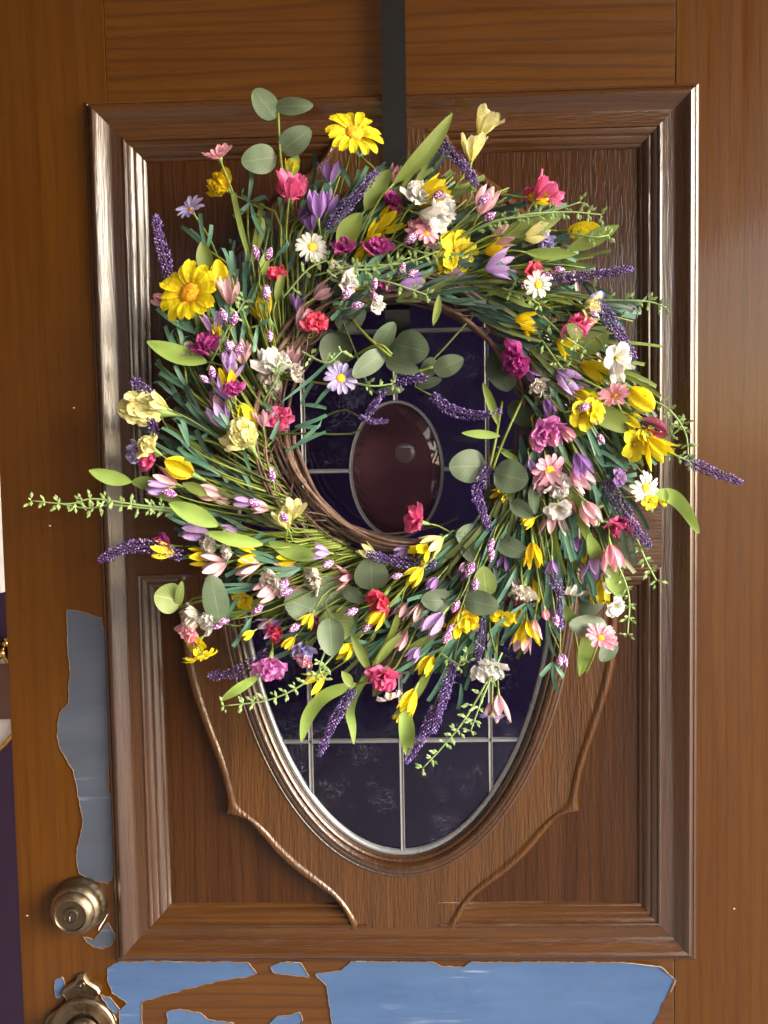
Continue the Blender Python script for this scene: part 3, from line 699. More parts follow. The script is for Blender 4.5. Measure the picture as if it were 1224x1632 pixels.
# vine ring: every twig its own part
for k in range(46):
    a0 = R.uniform(0, 2 * PI); span = R.uniform(1.6, 4.2); ph = R.uniform(0, 6.28); rr = R.uniform(-0.013, 0.013); yy = R.uniform(-0.014, 0.012); wv_ = R.uniform(0.004, 0.009)
    n = int(10 + span * 9); pts = []
    for i in range(n):
        a_ = a0 + span * i / (n - 1); tw = a_ * 1.7 + ph
        r2 = 0.1185 + rr + wv_ * math.cos(tw) + 0.0025 * noise.noise(Vector((a_ * 3, k, 0)))
        pts.append((CX + r2 * math.cos(a_), -RH + yy + wv_ * math.sin(tw), CZ + r2 * math.sin(a_)))
    r0 = R.uniform(0.0011, 0.0027)
    mb = MB(); mb.tube(pts, [r0 * (1 - 0.55 * i / n) * (1 + 0.15 * noise.noise(Vector((i * 0.9, k, 2)))) for i in range(n)], 7); wpart("vine_twig", mb, M_twig)
for k in range(16):                      # loose tendrils
    a_ = R.uniform(0, 2 * PI); p = [Vector((CX + (0.115 + 0.012 * math.sin(i * 1.3 + k)) * math.cos(a_ + 0.17 * i), -RH - 0.012 - 0.006 * math.sin(i + k), CZ + (0.115 + 0.014 * math.cos(i * 1.1 + k)) * math.sin(a_ + 0.17 * i))) for i in range(6)]
    mb = MB(); mb.tube(smooth_path(p, 20), [0.0007] * 20, 5); wpart("vine_tendril", mb, M_twig)

def frame(axis, roll):
    z = Vector(axis).normalized(); x = z.orthogonal().normalized(); y = z.cross(x)
    m = Matrix((x, y, z)).transposed(); return (m @ Matrix.Rotation(roll, 3, 'Z')).to_4x4()
def shape(u, p, qq, b=0.22):
    return max((max(0.0, math.sin(PI * min(1, u ** p)))) ** qq, b * (1 - u) ** 0.5 if u < 0.5 else 0)
def petal(mb, ang, L_, wd, prof, p=1.3, qq=0.6, cup=0.25, ruf=0.0, nu=7, nv=5, mat=0, seed=0, notch=0.0, twist=0.0, rz0=0.0):
    """prof(u) -> (radial, axial)"""
    ca, sa = math.cos(ang), math.sin(ang); P = []
    for i in range(nu):
        u = i / (nu - 1); r, z = prof(u); wu = wd * shape(u * 0.985, p, qq) ; row = []
        r1, z1 = prof(min(1, u + 0.02)); r0_, z0_ = prof(max(0, u - 0.02)); l = math.hypot(r1 - r0_, z1 - z0_) or 1; nr, nz = -(z1 - z0_) / l, (r1 - r0_) / l
        for j in range(nv):
            v = j / (nv - 1) * 2 - 1
            c_ = cup * wd * v * v * math.sin(PI * min(1, u * 0.9 + 0.1)) + (ruf * wd * noise.noise(Vector((u * 2.2, v * 1.9, seed))) * u if ruf else 0) + twist * v * wd * u
            nt_ = -notch * L_ * (1 - abs(v)) * max(0, u - 0.75) * 2 if notch else 0
            t_ = v * wu * 0.5
            rr_ = r + nr * c_ + nt_ * (r1 - r0_) / l; zz = z + nz * c_ + nt_ * (z1 - z0_) / l + rz0
            row.append((rr_ * ca - t_ * sa, rr_ * sa + t_ * ca, zz))
        P.append(row)
    mb.grid(P, mat)
def calyx(mb, r, l, mat):                # green tube below the bloom, along -Z
    mb.lathe_z([(r * 0.35, -l), (r * 0.55, -l * 0.8), (r * 0.8, -l * 0.35), (r, 0.0), (r * 1.05, l * 0.12), (r * 0.6, l * 0.15)], mat)
def lathe_z(s, prof, mat=0, n=9):
    s.grid([[(r * math.cos(2 * PI * k / n), r * math.sin(2 * PI * k / n), z) for k in range(n)] for r, z in prof], mat, closed=True)
MB.lathe_z = lathe_z

# bloom meshes have unit size; they are shared by all blooms of one kind, colour and variant
cache = {}
def bloom_mesh(kind, colour, var):
    key = (kind, colour, var)
    if key in cache: return cache[key]
    rr = random.Random(str(key)); mb = MB(); pm = PET[colour]; mats = [pm, M_calyx, M_disc]
    if kind == 'crocus':                 # long cupped foam petals in side view; unit = length
        op = (0.10, 0.16, 0.24, 0.33)[var % 4]
        for ring in (0, 1):
            for k in range(3):
                an = 2 * PI * (k + 0.5 * ring) / 3 + rr.uniform(-0.15, 0.15); o_ = op * rr.uniform(0.75, 1.3) * (1.0 if ring else 0.75); l = rr.uniform(0.88, 1.05)
                petal(mb, an, 1, rr.uniform(0.30, 0.38), lambda u, o_=o_, l=l: (0.055 + 0.10 * math.sin(min(1, u * 1.5) * PI * 0.5) + o_ * u * u * 1.3, u * l * (1 - 0.25 * o_ * u)), 1.15, 0.62, -0.35, nu=8, seed=rr.random() * 9)
        calyx(mb, 0.075, 0.34, 1)
    elif kind == 'bud':
        for k in range(4):
            petal(mb, PI / 2 * k + rr.uniform(-0.2, 0.2), 1, 0.36, lambda u: (0.03 + 0.15 * math.sin(PI * min(1, u * 0.97)) ** 0.8, u * rr.uniform(0.97, 1.0)), 1.1, 0.55, -0.4, nu=8)
        calyx(mb, 0.10, 0.45, 1)
    elif kind == 'ruffle':               # crumpled fabric bloom; unit = diameter
        for ring, (n, op, l, wd) in enumerate(((4, 0.10, 0.62, 0.46), (5, 0.28, 0.66, 0.52), (6, 0.52, 0.58, 0.50))):
            for k in range(n):
                o_ = op * rr.uniform(0.7, 1.35); l2 = l * rr.uniform(0.85, 1.12)
                petal(mb, 2 * PI * (k + rr.uniform(-0.25, 0.25)) / n + ring, l2, wd * rr.uniform(0.85, 1.15),
                      lambda u, o_=o_, l2=l2: (0.03 + 0.07 * u + o_ * u ** 1.7 * 0.9, l2 * u * (1 - 0.55 * o_ * u * u)), 1.55, 0.42, -0.28, ruf=0.42, nu=8, nv=8, seed=rr.random() * 50)
        calyx(mb, 0.10, 0.38, 1)
    elif kind == 'open':                 # wide open five or six petalled bloom; unit = diameter
        n = (5, 6, 5, 7)[var % 4]
        for ring in range(2 if var % 2 else 1):
            for k in range(n):
                o_ = rr.uniform(0.36, 0.46) * (1 - 0.3 * ring); h_ = rr.uniform(0.06, 0.2) + 0.1 * ring
                petal(mb, 2 * PI * (k + 0.5 * ring + rr.uniform(-0.12, 0.12)) / n, 0.5, 0.34 if n > 5 else 0.40,
                      lambda u, o_=o_, h_=h_: (0.03 + o_ * u, h_ * math.sin(u * 1.9)), 1.5, 0.5, 0.15, ruf=0.3, seed=rr.random() * 50)
        for k in range(5): mb.bead((0.025 * math.cos(k * 1.26), 0.025 * math.sin(k * 1.26), 0.08 + 0.02 * (k % 2)), 0.026, Vector((0, 0, 1)), 1.8, 2)
        calyx(mb, 0.07, 0.3, 1)
    elif kind == 'freesia':              # flaring trumpet with rounded lobes; unit = length
        for ring in (0, 1):
            for k in range(3):
                o_ = rr.uniform(0.22, 0.36); l2 = rr.uniform(0.86, 1.04)
                petal(mb, 2 * PI * (k + 0.5 * ring + rr.uniform(-0.1, 0.1)) / 3, 1, 0.46, lambda u, o_=o_, l2=l2, ring=ring: (0.04 + 0.15 * math.sin(u * 1.5) + o_ * u ** 3, l2 * u * (1 - 0.12 * u * o_ * 3)), 1.75, 0.42, -0.22, ruf=0.22, nu=9, nv=7, seed=rr.random() * 50)
        calyx(mb, 0.06, 0.28, 1)
    elif kind == 'cone':                 # freesia raceme: overlapping little cups on a tapering head; unit = length
        for k in range(9):
            t = k / 8; an = k * 2.4; s_ = 0.34 * (0.75 + 0.35 * t); ax = 0.08 + t * 0.52; rb = 0.08 + 0.10 * math.sin(PI * t)
            for ring in (0, 1):
                for m_ in range(3):
                    petal(mb, an + (m_ - 1) * 0.75 + 0.35 * ring, 1, s_ * 0.85, lambda u, s_=s_, ax=ax, rb=rb, ring=ring: (0.02 + rb * (0.4 + 1.3 * math.sin(u * 1.8)) * (1 - 0.22 * ring), ax + s_ * u * (1.05 - 0.1 * ring)), 1.5, 0.42, -0.35, ruf=0.2, nu=6, nv=6, seed=k + ring * 3.3 + m_)
        mb.lathe_z([(0.02, -0.3), (0.06, -0.05), (0.13, 0.12), (0.10, 0.3), (0.05, 0.5)], 1)
    if kind in ('ruffle', 'open', 'cone'): pass
    me = mb.mesh(kind + "_bloom", mats)
    cache[key] = me; return me
def daisy_meshes(colour, disc, n, pw, droop, disc_r):
    key = ('daisy', colour, n, pw, droop, disc_r)
    if key in cache: return cache[key]
    rr = random.Random(str(key)); pet = []
    for v in range(3):
        mb = MB(); dr = droop + rr.uniform(-0.06, 0.06)
        petal(mb, 0, 0.5, pw, lambda u, dr=dr: (disc_r * 0.75 + (0.5 - disc_r * 0.75) * u, 0.05 * math.sin(u * 2.6) - dr * u * u), 1.35, 0.42, 0.16, ruf=0.12, nu=8, nv=5, seed=v * 7.1, notch=0.08, twist=rr.uniform(-0.12, 0.12))
        pet.append(mb.mesh("petal", [PET[colour]]))
    mb = MB(); P = []
    for i in range(7):
        th = i / 6 * PI / 2; row = []
        for k in range(22):
            q_ = 1 + 0.07 * noise.noise(Vector((k * 1.7, i * 1.9, 4)))
            row.append((disc_r * math.cos(th) * math.cos(2 * PI * k / 22) * q_, disc_r * math.cos(th) * math.sin(2 * PI * k / 22) * q_, 0.01 + disc_r * 0.5 * math.sin(th) * q_))
        P.append(row)
    mb.grid(P, closed=True); dm = mb.mesh("flower_centre", [disc])
    mb = MB(); mb.lathe_z([(0.025, -0.22), (0.05, -0.12), (disc_r * 0.9, -0.03), (disc_r * 0.95, 0.0), (0.02, 0.01)], 0); cm = mb.mesh("calyx", [M_calyx])
    cache[key] = (pet, dm, cm); return cache[key]

def add_stem(parent, M, tip_local, axis, px_py_h=None, r=0.00085, root=None, mat=None, name="stem"):
    """stem from the bloom's foot back to the ring, following the clockwise swirl"""
    foot = M @ Vector(tip_local); rel = foot - Vector((CX, 0, CZ)); rr_ = math.hypot(rel.x, rel.z); th = math.atan2(rel.z, rel.x)
    if root is None:
        over = max(0.0, rr_ - 0.118)
        ra = th + min(0.75, 0.12 + over * 4.2) if rr_ > 0.10 else th + 0.25
        root = Vector((CX + 0.122 * math.cos(ra), -RH - R.uniform(-0.004, 0.016), CZ + 0.122 * math.sin(ra)))
    ln = (foot - root).length
    c1 = foot - Vector(axis).normalized() * ln * 0.4; mid = foot.lerp(root, 0.62) * 0.6 + c1.lerp(root, 0.3) * 0.4
    if mid.y > -0.022: mid.y = -0.022
    pts = smooth_path([foot, foot.lerp(c1, 0.55), mid, root], 9)
    Mi = M.inverted(); s_ = M.to_scale()[0]
    mb = MB(); mb.tube([Mi @ p for p in pts], [r / s_ * (0.85 + 0.3 * i / 8) for i in range(9)], 6); o = link(name, mb.mesh(name, [mat or M_stem]), parent); return o

def head_matrix(px, py, size_px, ang, tilt, h, centre=0.5):
    s_ = size_px * pxs(h); a_ = rad(ang); ax = Vector((math.cos(a_), 0, math.sin(a_))) * math.cos(rad(tilt)) + Vector((0, -math.sin(rad(tilt)), 0))
    base = at(px, py, h) - ax * s_ * centre
    return Matrix.Translation(base) @ frame(ax, R.uniform(0, 6.28)) @ Matrix.Scale(s_, 4), ax
NAMES = {'crocus': 'crocus_bloom', 'bud': 'flower_bud', 'ruffle': 'ruffled_bloom', 'open': 'open_bloom', 'cone': 'freesia_raceme', 'freesia': 'freesia_bloom'}
cnt = 0
def bloom(kind, colour, px, py, size, ang, tilt=None, h=None):
    global cnt; cnt += 1
    if tilt is None: tilt = {'crocus': R.uniform(5, 32), 'bud': R.uniform(0, 20), 'ruffle': R.uniform(25, 55), 'open': R.uniform(45, 75), 'cone': R.uniform(10, 25), 'freesia': R.uniform(12, 40)}[kind]
    if h is None: h = R.uniform(0.056, 0.080)
    M, ax = head_matrix(px, py, size, ang, tilt, h, {'crocus': 0.5, 'bud': 0.5, 'ruffle': 0.3, 'open': 0.05, 'cone': 0.45, 'freesia': 0.5}[kind])
    o = link(NAMES[kind], bloom_mesh(kind, colour, cnt % 4), wreath, WI @ M)
    add_stem(o, M, (0, 0, {'crocus': -0.33, 'bud': -0.44, 'ruffle': -0.37, 'open': -0.29, 'cone': -0.29, 'freesia': -0.27}[kind]), ax)
    return o
def daisy(colour, px, py, size, ang, tilt, n=14, pw=0.15, droop=0.05, disc=None, disc_r=0.14, h=None, label=None):
    h = h or R.uniform(0.07, 0.085)
    M, ax = head_matrix(px, py, size, ang, tilt, h, 0.0)
    pet, dm, cm = daisy_meshes(colour, disc or M_disc, n, pw, droop, disc_r)
    o = link("daisy", cm, wreath, WI @ M)
    if label: o['label'] = label
    link("flower_centre", dm, o)
    for k in range(n):
        link("petal", R.choice(pet), o, Matrix.Rotation(2 * PI * k / n + R.uniform(-0.1, 0.1), 4, 'Z') @ Matrix.Rotation(R.uniform(-0.12, 0.1), 4, 'Y') @ Matrix.Scale(R.uniform(0.9, 1.06), 4) @ Matrix.Translation((0, 0, 0.004 * (k % 3))))
    add_stem(o, M, (0, 0, -0.21), ax, r=0.0011); return o

# ---- crocus-like foam blooms: colour, x, y, length, direction (degrees, 0 = right, 90 = up)
CROCUS = """yellow 465 270 40 80;yellow 363 600 44 85;yellow 393 885 50 175;yellow 458 890 44 180;yellow 322 887 50 180;yellow 258 878 44 165;gold 416 490 54 100
yellow 345 527 32 95;gold 600 985 42 225;yellow 550 1037 40 218;yellow 503 1087 44 215;yellow 680 1060 44 235;yellow 652 1118 50 240;yellow 660 918 44 220;cream 690 868 44 212
yellow 725 1000 46 255;gold 850 885 48 270;yellow 848 945 52 270;yellow 840 1010 50 268;yellow 935 885 46 272;yellow 957 945 48 268;gold 838 512 42 -8;yellow 903 552 44 -38
yellow 948 592 58 -32;yellow 932 635 54 -48;yellow 1003 672 54 -42;yellow 1047 718 58 -58;yellow 1057 792 34 -50;gold 690 310 66 28;yellow 620 352 58 30;yellow 600 375 44 30
yellow 577 410 48 45;gold 800 788 40 205;gold 735 990 44 258;yellow 490 990 32 235;gold 460 1025 30 225;cream 585 880 40 140;yellow 568 455 34 22;gold 790 397 40 12;yellow 928 368 56 -8
yellow 860 314 40 -5;gold 842 832 28 210;gold 825 985 40 262;yellow 395 1012 26 210;cream 855 372 48 12;gold 635 1142 24 230;yellow 843 530 26 -40;yellow 985 588 40 -35
blush 775 318 52 60;blush 365 462 52 88;blush 262 765 46 158;blush 332 785 46 165;blush 355 795 36 160;blush 415 808 34 165;blush 340 903 50 195;blush 470 946 48 195;blush 425 942 54 205
blush 455 910 42 188;rose 545 920 44 182;blush 637 1020 46 238;blush 665 978 48 240;blush 833 1018 52 245;blush 880 835 56 -98;blush 940 818 54 -66;blush 927 765 54 -50;rose 975 890 52 -88
blush 795 1130 50 -92;dusty 482 508 44 68;dusty 467 567 40 60;dusty 355 642 60 112;dusty 418 667 32 92;rose 630 275 32 72;dusty 515 465 40 32;blush 800 375 52 18;dusty 870 765 54 -92
rose 905 805 40 -85;blush 250 480 26 150;blush 385 562 44 88;blush 395 902 46 186;blush 505 925 46 195;dusty 640 975 36 235;rose 760 960 30 250;blush 850 1003 36 262;rose 855 700 40 -80
rose 950 665 30 -50;dusty 560 440 34 40;dusty 690 385 36 20;rose 905 690 34 -55;blush 820 930 34 255;blush 742 905 30 240
violet 525 272 42 88;violet 505 325 50 92;violet 527 322 38 62;violet 492 348 46 100;lilac 340 515 46 100;lilac 365 575 42 84;lilac 357 615 52 105;lilac 350 662 54 112;lilac 372 590 36 80
lilac 310 848 52 172;lilac 365 848 40 172;lilac 510 880 36 170;lilac 797 423 54 8;lilac 720 440 58 -4;lilac 655 450 44 5;lilac 905 603 52 -42;lilac 915 622 44 -45;lilac 853 597 48 -42
violet 925 740 48 -75;violet 915 868 42 -82;lilac 947 905 58 -86;lilac 690 995 56 225;lilac 748 945 44 228;lilac 660 1043 32 225;lilac 430 1000 46 208;lilac 250 777 44 178;lilac 466 970 30 200
violet 740 910 36 238;violet 800 898 32 250;lilac 385 800 36 170;violet 875 650 36 -70;violet 475 480 34 80;lilac 845 745 30 -85;violet 690 930 30 225;lilac 640 880 30 200;violet 880 905 30 -90"""
for row in CROCUS.replace("\n", ";").split(";"):
    c_, x, y, l, a_ = row.split(); bloom('crocus', c_, float(x), float(y), float(l) * 0.84, float(a_))
for row in "yellow 348 437 46 88;yellow 392 668 54 102;yellow 285 745 50 150;yellow 1022 637 52 -48;cream 455 820 34 90;rose 255 476 24 150;crimson 1040 683 50 -22;rose 880 700 28 -60;rose 870 980 18 -80;violet 640 560 1 0".split(";")[:-1]:
    c_, x, y, l, a_ = row.split(); bloom('bud', c_, float(x), float(y), float(l), float(a_))
RUFFLE = """white 707 335 62 -10;white 668 308 54 60;grey 545 432 44 40;white 556 450 46 -20;white 438 578 64 80;grey 430 607 56 230;grey 470 592 40 20;grey 300 558 40 110;white 872 630 48 -60
grey 858 614 36 -60;white 890 780 44 -80;grey 332 870 50 175;white 362 881 30 180;grey 303 986 52 185;white 330 990 40 160;grey 432 925 52 225;grey 498 922 50 190;white 775 1068 62 268;white 898 770 36 -70
grey 832 945 50 250;pink 462 300 56 88;pink 872 306 54 55;pink 852 312 44 120;red 440 437 44 88;red 503 515 50 60;pink 444 665 52 85;pink 232 728 56 190;red 603 958 58 225;pink 610 1083 60 245;pink 922 518 54 -62
pink 990 838 54 -78;red 438 1008 48 200;red 733 978 46 240;pink 660 830 52 165;red 850 437 44 -15;magenta 330 548 56 100;magenta 602 393 50 90;magenta 548 392 44 92;magenta 626 322 48 22;magenta 822 573 62 215
orchid 872 690 60 -62;orchid 428 1064 60 262;magenta 258 870 46 172;magenta 528 865 1 180;gold 352 294 54 150;cream 235 710 50 140;rose 300 1008 46 215;magenta 372 620 40 90;magenta 500 990 40 220;crimson 820 960 36 260;periwinkle 482 1038 48 250
periwinkle 948 488 44 -20;periwinkle 938 508 36 -50;periwinkle 870 388 38 -60;periwinkle 216 722 46 175;rose 485 1052 36 240;magenta 615 455 28 30;white 600 488 30 -30;cream 940 497 52 -35;rose 672 362 48 100;cream 385 697 62 110;red 985 500 1 0"""
for row in RUFFLE.replace("\n", ";").split(";"):
    c_, x, y, l, a_ = row.split()
    if float(l) > 5: bloom('ruffle', c_, float(x), float(y), float(l) * 0.84, float(a_))
OPEN = """yellow 726 400 84 -20;yellow 712 418 60 230;yellow 928 662 66 -40;yellow 945 655 54 20;yellow 1010 708 66 -40;yellow 1028 698 50 20;white 982 570 62 -20;white 890 808 58 -90;gold 390 955 48 200
gold 692 990 50 240;gold 800 983 48 260;white 978 965 48 -30;lilac 358 632 56 150;yellow 315 1022 54 220;white 972 935 34 80;lilac 870 400 1 0;gold 745 988 50 280;yellow 1035 800 34 -60;violet 985 762 40 20"""
for row in OPEN.replace("\n", ";").split(";"):
    c_, x, y, l, a_ = row.split()
    if float(l) > 5: bloom('open', c_, float(x), float(y), float(l) * 0.92, float(a_))
for row in "cream 775 194 46 62;cream 753 232 44 85;yellow 672 880 40 215;cream 470 812 36 70;cream 452 826 36 110;white 985 588 44 -60;pink 462 292 44 80;orchid 880 682 44 -60;cream 250 642 36 150;pink 868 300 44 50;white 690 345 46 -20".split(";"):
    c_, x, y, l, a_ = row.split(); bloom('freesia', c_, float(x), float(y), float(l), float(a_), h=R.uniform(0.07, 0.084))
for row in "cream 232 652 78 168;cream 390 695 58 118".split(";"):
    c_, x, y, l, a_ = row.split(); bloom('cone', c_, float(x), float(y), float(l), float(a_))
daisy('white', 497, 394, 52, 50, 72, 15, 0.15, 0.04); daisy('white', 857, 454, 46, 10, 75, 13, 0.16, 0.03); daisy('white', 1028, 777, 54, -30, 62, 16, 0.13, 0.05)
daisy('periwinkle', 543, 603, 54, 40, 74, 14, 0.16, 0.04); daisy('periwinkle', 305, 334, 50, 115, 48, 14, 0.17, -0.06, disc_r=0.10); daisy('periwinkle', 783, 1140, 44, -95, 12, 14, 0.16, 0.05)
daisy('rose', 875, 750, 58, -40, 62, 14, 0.17, 0.05, disc=M_disc_o, disc_r=0.15); daisy('rose', 957, 1017, 56, 75, 40, 14, 0.18, -0.06, disc=M_disc_o, disc_r=0.11); daisy('rose', 980, 632, 52, 120, 42, 14, 0.18, -0.08, disc_r=0.10); daisy('rose', 350, 252, 50, 105, 34, 13, 0.2, -0.2, disc_r=0.1)
daisy('rose', 680, 372, 42, 60, 60, 9, 0.22, 0.02, disc_r=0.1)
daisy('yellow', 565, 213, 92, 60, 58, 15, 0.165, 0.06, disc=M_disc_o, disc_r=0.16, label="large yellow daisy with orange centre at the top"); daisy('yellow', 303, 468, 104, 140, 66, 14, 0.21, 0.04, disc=M_disc_o, disc_r=0.17, label="large yellow daisy with broad petals and orange centre at the left")
daisy('yellow', 318, 1045, 62, -70, 20, 12, 0.16, 0.1); daisy('white', 622, 1112, 46, -70, 15, 12, 0.17, 0.16); daisy('white', 908, 945, 56, -95, 8, 12, 0.17, 0.18, h=0.06)

# ---- lavender spikes
def lavender(pts, w0=9.0, dark=0.3, h=0.072):
    wp = [at(x, y, h - 0.006 * (i == 0)) for i, (x, y) in enumerate(pts)]; path = smooth_path(wp, 40); s_ = pxs(h); mb = MB(); ln = sum((b - a).length for a, b in zip(path, path[1:]))
    n = int(ln / 0.00024)
    for k in range(n):
        t = (k + R.random()) / n; i = min(38, int(t * 39)); p = path[i].lerp(path[i + 1], t * 39 - i); d = (path[i + 1] - path[i]).normalized()
        x = d.orthogonal().normalized(); y = d.cross(x); an = k * 2.399
        rr_ = w0 * s_ * (0.55 + 0.45 * math.sin(PI * min(1, t * 1.15 + 0.12)) if t < 0.8 else 0.9 - 2.6 * (t - 0.8)) * R.uniform(0.72, 1.1)
        o_ = x * math.cos(an) + y * math.sin(an)
        q_ = R.random(); m_ = 2 if q_ < dark else (1 if q_ > 0.72 else 0)
        mb.bead(p + o_ * rr_, R.uniform(0.00055, 0.00110), (o_ + d * 0.8).normalized(), R.uniform(1.1, 1.7), m_)
    mb.tube(path[::3], [0.0011] * len(path[::3]), 5, 2)
    o = wpart("lavender_spike", mb, [M_lav1, M_lav2, M_lav3], smooth=True)
    d = (path[1] - path[0]).normalized(); add_stem(o, WI @ Matrix.Identity(4) if False else Matrix.Identity(4), path[0], d, r=0.0009, mat=M_stem_d)
    return o
for p, w0, dk in [([(272, 450), (257, 390), (247, 343)], 10, .25), ([(520, 362), (560, 320), (602, 272)], 10, .35), ([(655, 262), (700, 232), (738, 262), (760, 296)], 10, .25), ([(868, 447), (930, 440), (1008, 428)], 9, .5),
                  ([(955, 482), (985, 530), (1012, 574)], 10, .25), ([(252, 655), (230, 622), (210, 605)], 12, .4), ([(290, 885), (215, 870), (158, 893)], 12, .5), ([(430, 1038), (380, 1070), (332, 1078)], 11, .75),
                  ([(565, 1098), (532, 1150), (508, 1204)], 9, .25), ([(722, 1055), (708, 1110), (690, 1168)], 9, .45), ([(692, 1125), (675, 1172), (646, 1216)], 9, .35), ([(1092, 732), (1130, 750), (1182, 770)], 9, .5),
                  ([(965, 765), (998, 820), (1036, 872)], 11, .3), ([(688, 630), (720, 654), (765, 662), (800, 655)], 9, .35), ([(783, 738), (760, 780), (768, 812), (780, 846)], 9, .35), ([(695, 897), (640, 896), (584, 882)], 11, .25),
                  ([(625, 612), (650, 603), (682, 604)], 9, .5), ([(585, 662), (598, 643), (614, 622)], 6, .5), ([(572, 664), (592, 671), (618, 672)], 5, .4), ([(872, 905), (884, 928), (894, 948)], 11, .3), ([(768, 985), (764, 1030), (760, 1062)], 8, .8),
                  ([(246, 700), (244, 680), (240, 668)], 9, .9), ([(890, 940), (892, 985), (895, 1005)], 6, .5), ([(480, 345), (500, 330), (515, 310)], 7, .9)]:
    lavender(p, w0, dk)

# ---- speckled buds on pairs of stalks
bm = []
for v in range(3):
    mb = MB(); P = []
    for i in range(10):
        u = i / 9; r_ = (0.30 - 0.05 * v * 0.5) * math.sin(PI * (0.03 + 0.95 * u)) ** 0.75
        P.append([(r_ * math.cos(2 * PI * k / 14) * (1 + 0.1 * noise.noise(Vector((i * 1.3, k * 1.7, v)))), r_ * math.sin(2 * PI * k / 14) * (1 + 0.1 * noise.noise(Vector((i, k * 1.4, v + 5)))), u) for k in range(14)])
    mb.grid(P, closed=True); bm.append(mb.mesh("speckled_bud", [M_berry]))
BUDS = """408 403 100;428 405 60;357 503 110;373 508 70;365 552 100;381 557 70;326 604 140;338 594 90;424 467 95;430 535 270;553 467 55;568 487 10;597 453 80;596 472 -60;640 428 60;656 436 20;347 997 200;356 990 190;410 972 220
452 931 200;455 944 200;405 802 160;453 824 120;270 786 160;433 757 100;522 899 200;632 918 190;750 906 240;757 931 260;782 868 250;783 884 260;726 966 240;717 1003 240;712 1016 230;886 988 -85;892 1053 -95;899 1052 -70;914 652 200;931 649 10;957 699 -60
560 975 200;585 1000 220;655 380 30;700 310 20;425 465 80;470 1000 210;890 430 -10;870 440 -30;770 318 40;780 345 30;945 500 -40"""
for row in BUDS.replace("\n", ";").split(";"):
    x, y, a_ = map(float, row.split()); M, ax = head_matrix(x, y, R.uniform(20, 25), a_, R.uniform(5, 35), R.uniform(0.074, 0.088))
    o = link("speckled_bud", R.choice(bm), wreath, WI @ M); add_stem(o, M, (0, 0, 0.02), ax, r=0.0007)

# ---- leaves
def leaf(name, mat, base, tip, wd, lift=0.0, fold=0.12, droop=0.0, p=0.95, qq=0.75, n=12, side=0.0, nv=7, edge_on=1.0, stem=True):
    """base, tip: world points; a curved, folded blade with thickness"""
    base, tip = Vector(base), Vector(tip); d = tip - base; l = d.length; t = d.normalized()
    view = (CL - (base + tip) / 2).normalized(); nrm = (view - t * view.dot(t)).normalized(); s_ = t.cross(nrm)
    nrm2 = (nrm * edge_on + s_ * math.sqrt(max(0, 1 - edge_on * edge_on))).normalized(); s_ = t.cross(nrm2)
    P = []; seed = R.random() * 40
    for i in range(n):
        u = i / (n - 1); wu = wd * shape(u * 0.99, p, qq, 0.12); c_ = base + d * u + nrm2 * (lift * l * math.sin(PI * u) - droop * l * u * u) + s_ * (side * l * math.sin(PI * u))
        P.append([c_ + s_ * (wu * 0.5 * v) + nrm2 * (fold * wu * v * v + 0.05 * wd * noise.noise(Vector((u * 2.3, v, seed)))) for v in [j / (nv - 1) * 2 - 1 for j in range(nv)]])
    mb = MB(); mb.grid(P); o = wpart(name, mb, mat)
    return o, base, t
def stem_to_ring(o, base, t, mat=M_stem, r=0.0009):
    rel = Vector((base.x - CX, 0, base.z - CZ)); th = math.atan2(rel.z, rel.x)
    if rel.length < 0.11 or rel.length > 0.235 or t.dot(Vector((math.sin(th), 0, -math.cos(th))) + rel.normalized() * 0.8) < 0.15: return
    add_stem(o, Matrix.Identity(4), base, t, r=r, mat=mat)
EUC = """0 440 188 405 143 38;0 440 170 497 168 26;0 448 240 494 207 40;0 440 250 386 258 44;0 628 548 684 562 56;2 536 530 534 596 52;2 575 520 538 485 54;0 612 560 562 600 34;0 600 555 628 515 30;0 678 600 690 570 26
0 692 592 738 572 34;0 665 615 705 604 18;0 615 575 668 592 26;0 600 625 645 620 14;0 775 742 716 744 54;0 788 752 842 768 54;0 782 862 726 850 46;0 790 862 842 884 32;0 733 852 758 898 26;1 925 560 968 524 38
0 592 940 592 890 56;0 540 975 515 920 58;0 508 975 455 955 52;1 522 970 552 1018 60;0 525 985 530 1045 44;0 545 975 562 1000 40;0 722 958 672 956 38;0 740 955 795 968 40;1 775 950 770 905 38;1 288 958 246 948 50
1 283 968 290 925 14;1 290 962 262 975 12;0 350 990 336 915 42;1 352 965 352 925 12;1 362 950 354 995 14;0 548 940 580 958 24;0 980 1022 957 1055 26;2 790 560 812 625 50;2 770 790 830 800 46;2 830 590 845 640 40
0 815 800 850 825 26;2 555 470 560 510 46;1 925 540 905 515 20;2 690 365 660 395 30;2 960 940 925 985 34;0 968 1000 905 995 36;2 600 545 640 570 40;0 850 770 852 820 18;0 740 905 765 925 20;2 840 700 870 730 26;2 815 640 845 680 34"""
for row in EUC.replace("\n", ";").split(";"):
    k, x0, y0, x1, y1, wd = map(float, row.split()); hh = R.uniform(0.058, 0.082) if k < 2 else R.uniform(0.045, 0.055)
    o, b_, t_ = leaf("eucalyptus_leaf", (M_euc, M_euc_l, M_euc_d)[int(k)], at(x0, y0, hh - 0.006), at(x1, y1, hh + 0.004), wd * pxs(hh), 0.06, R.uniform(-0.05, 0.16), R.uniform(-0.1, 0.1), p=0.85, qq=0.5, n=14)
    stem_to_ring(o, b_, t_, M_stem_d, 0.0008)
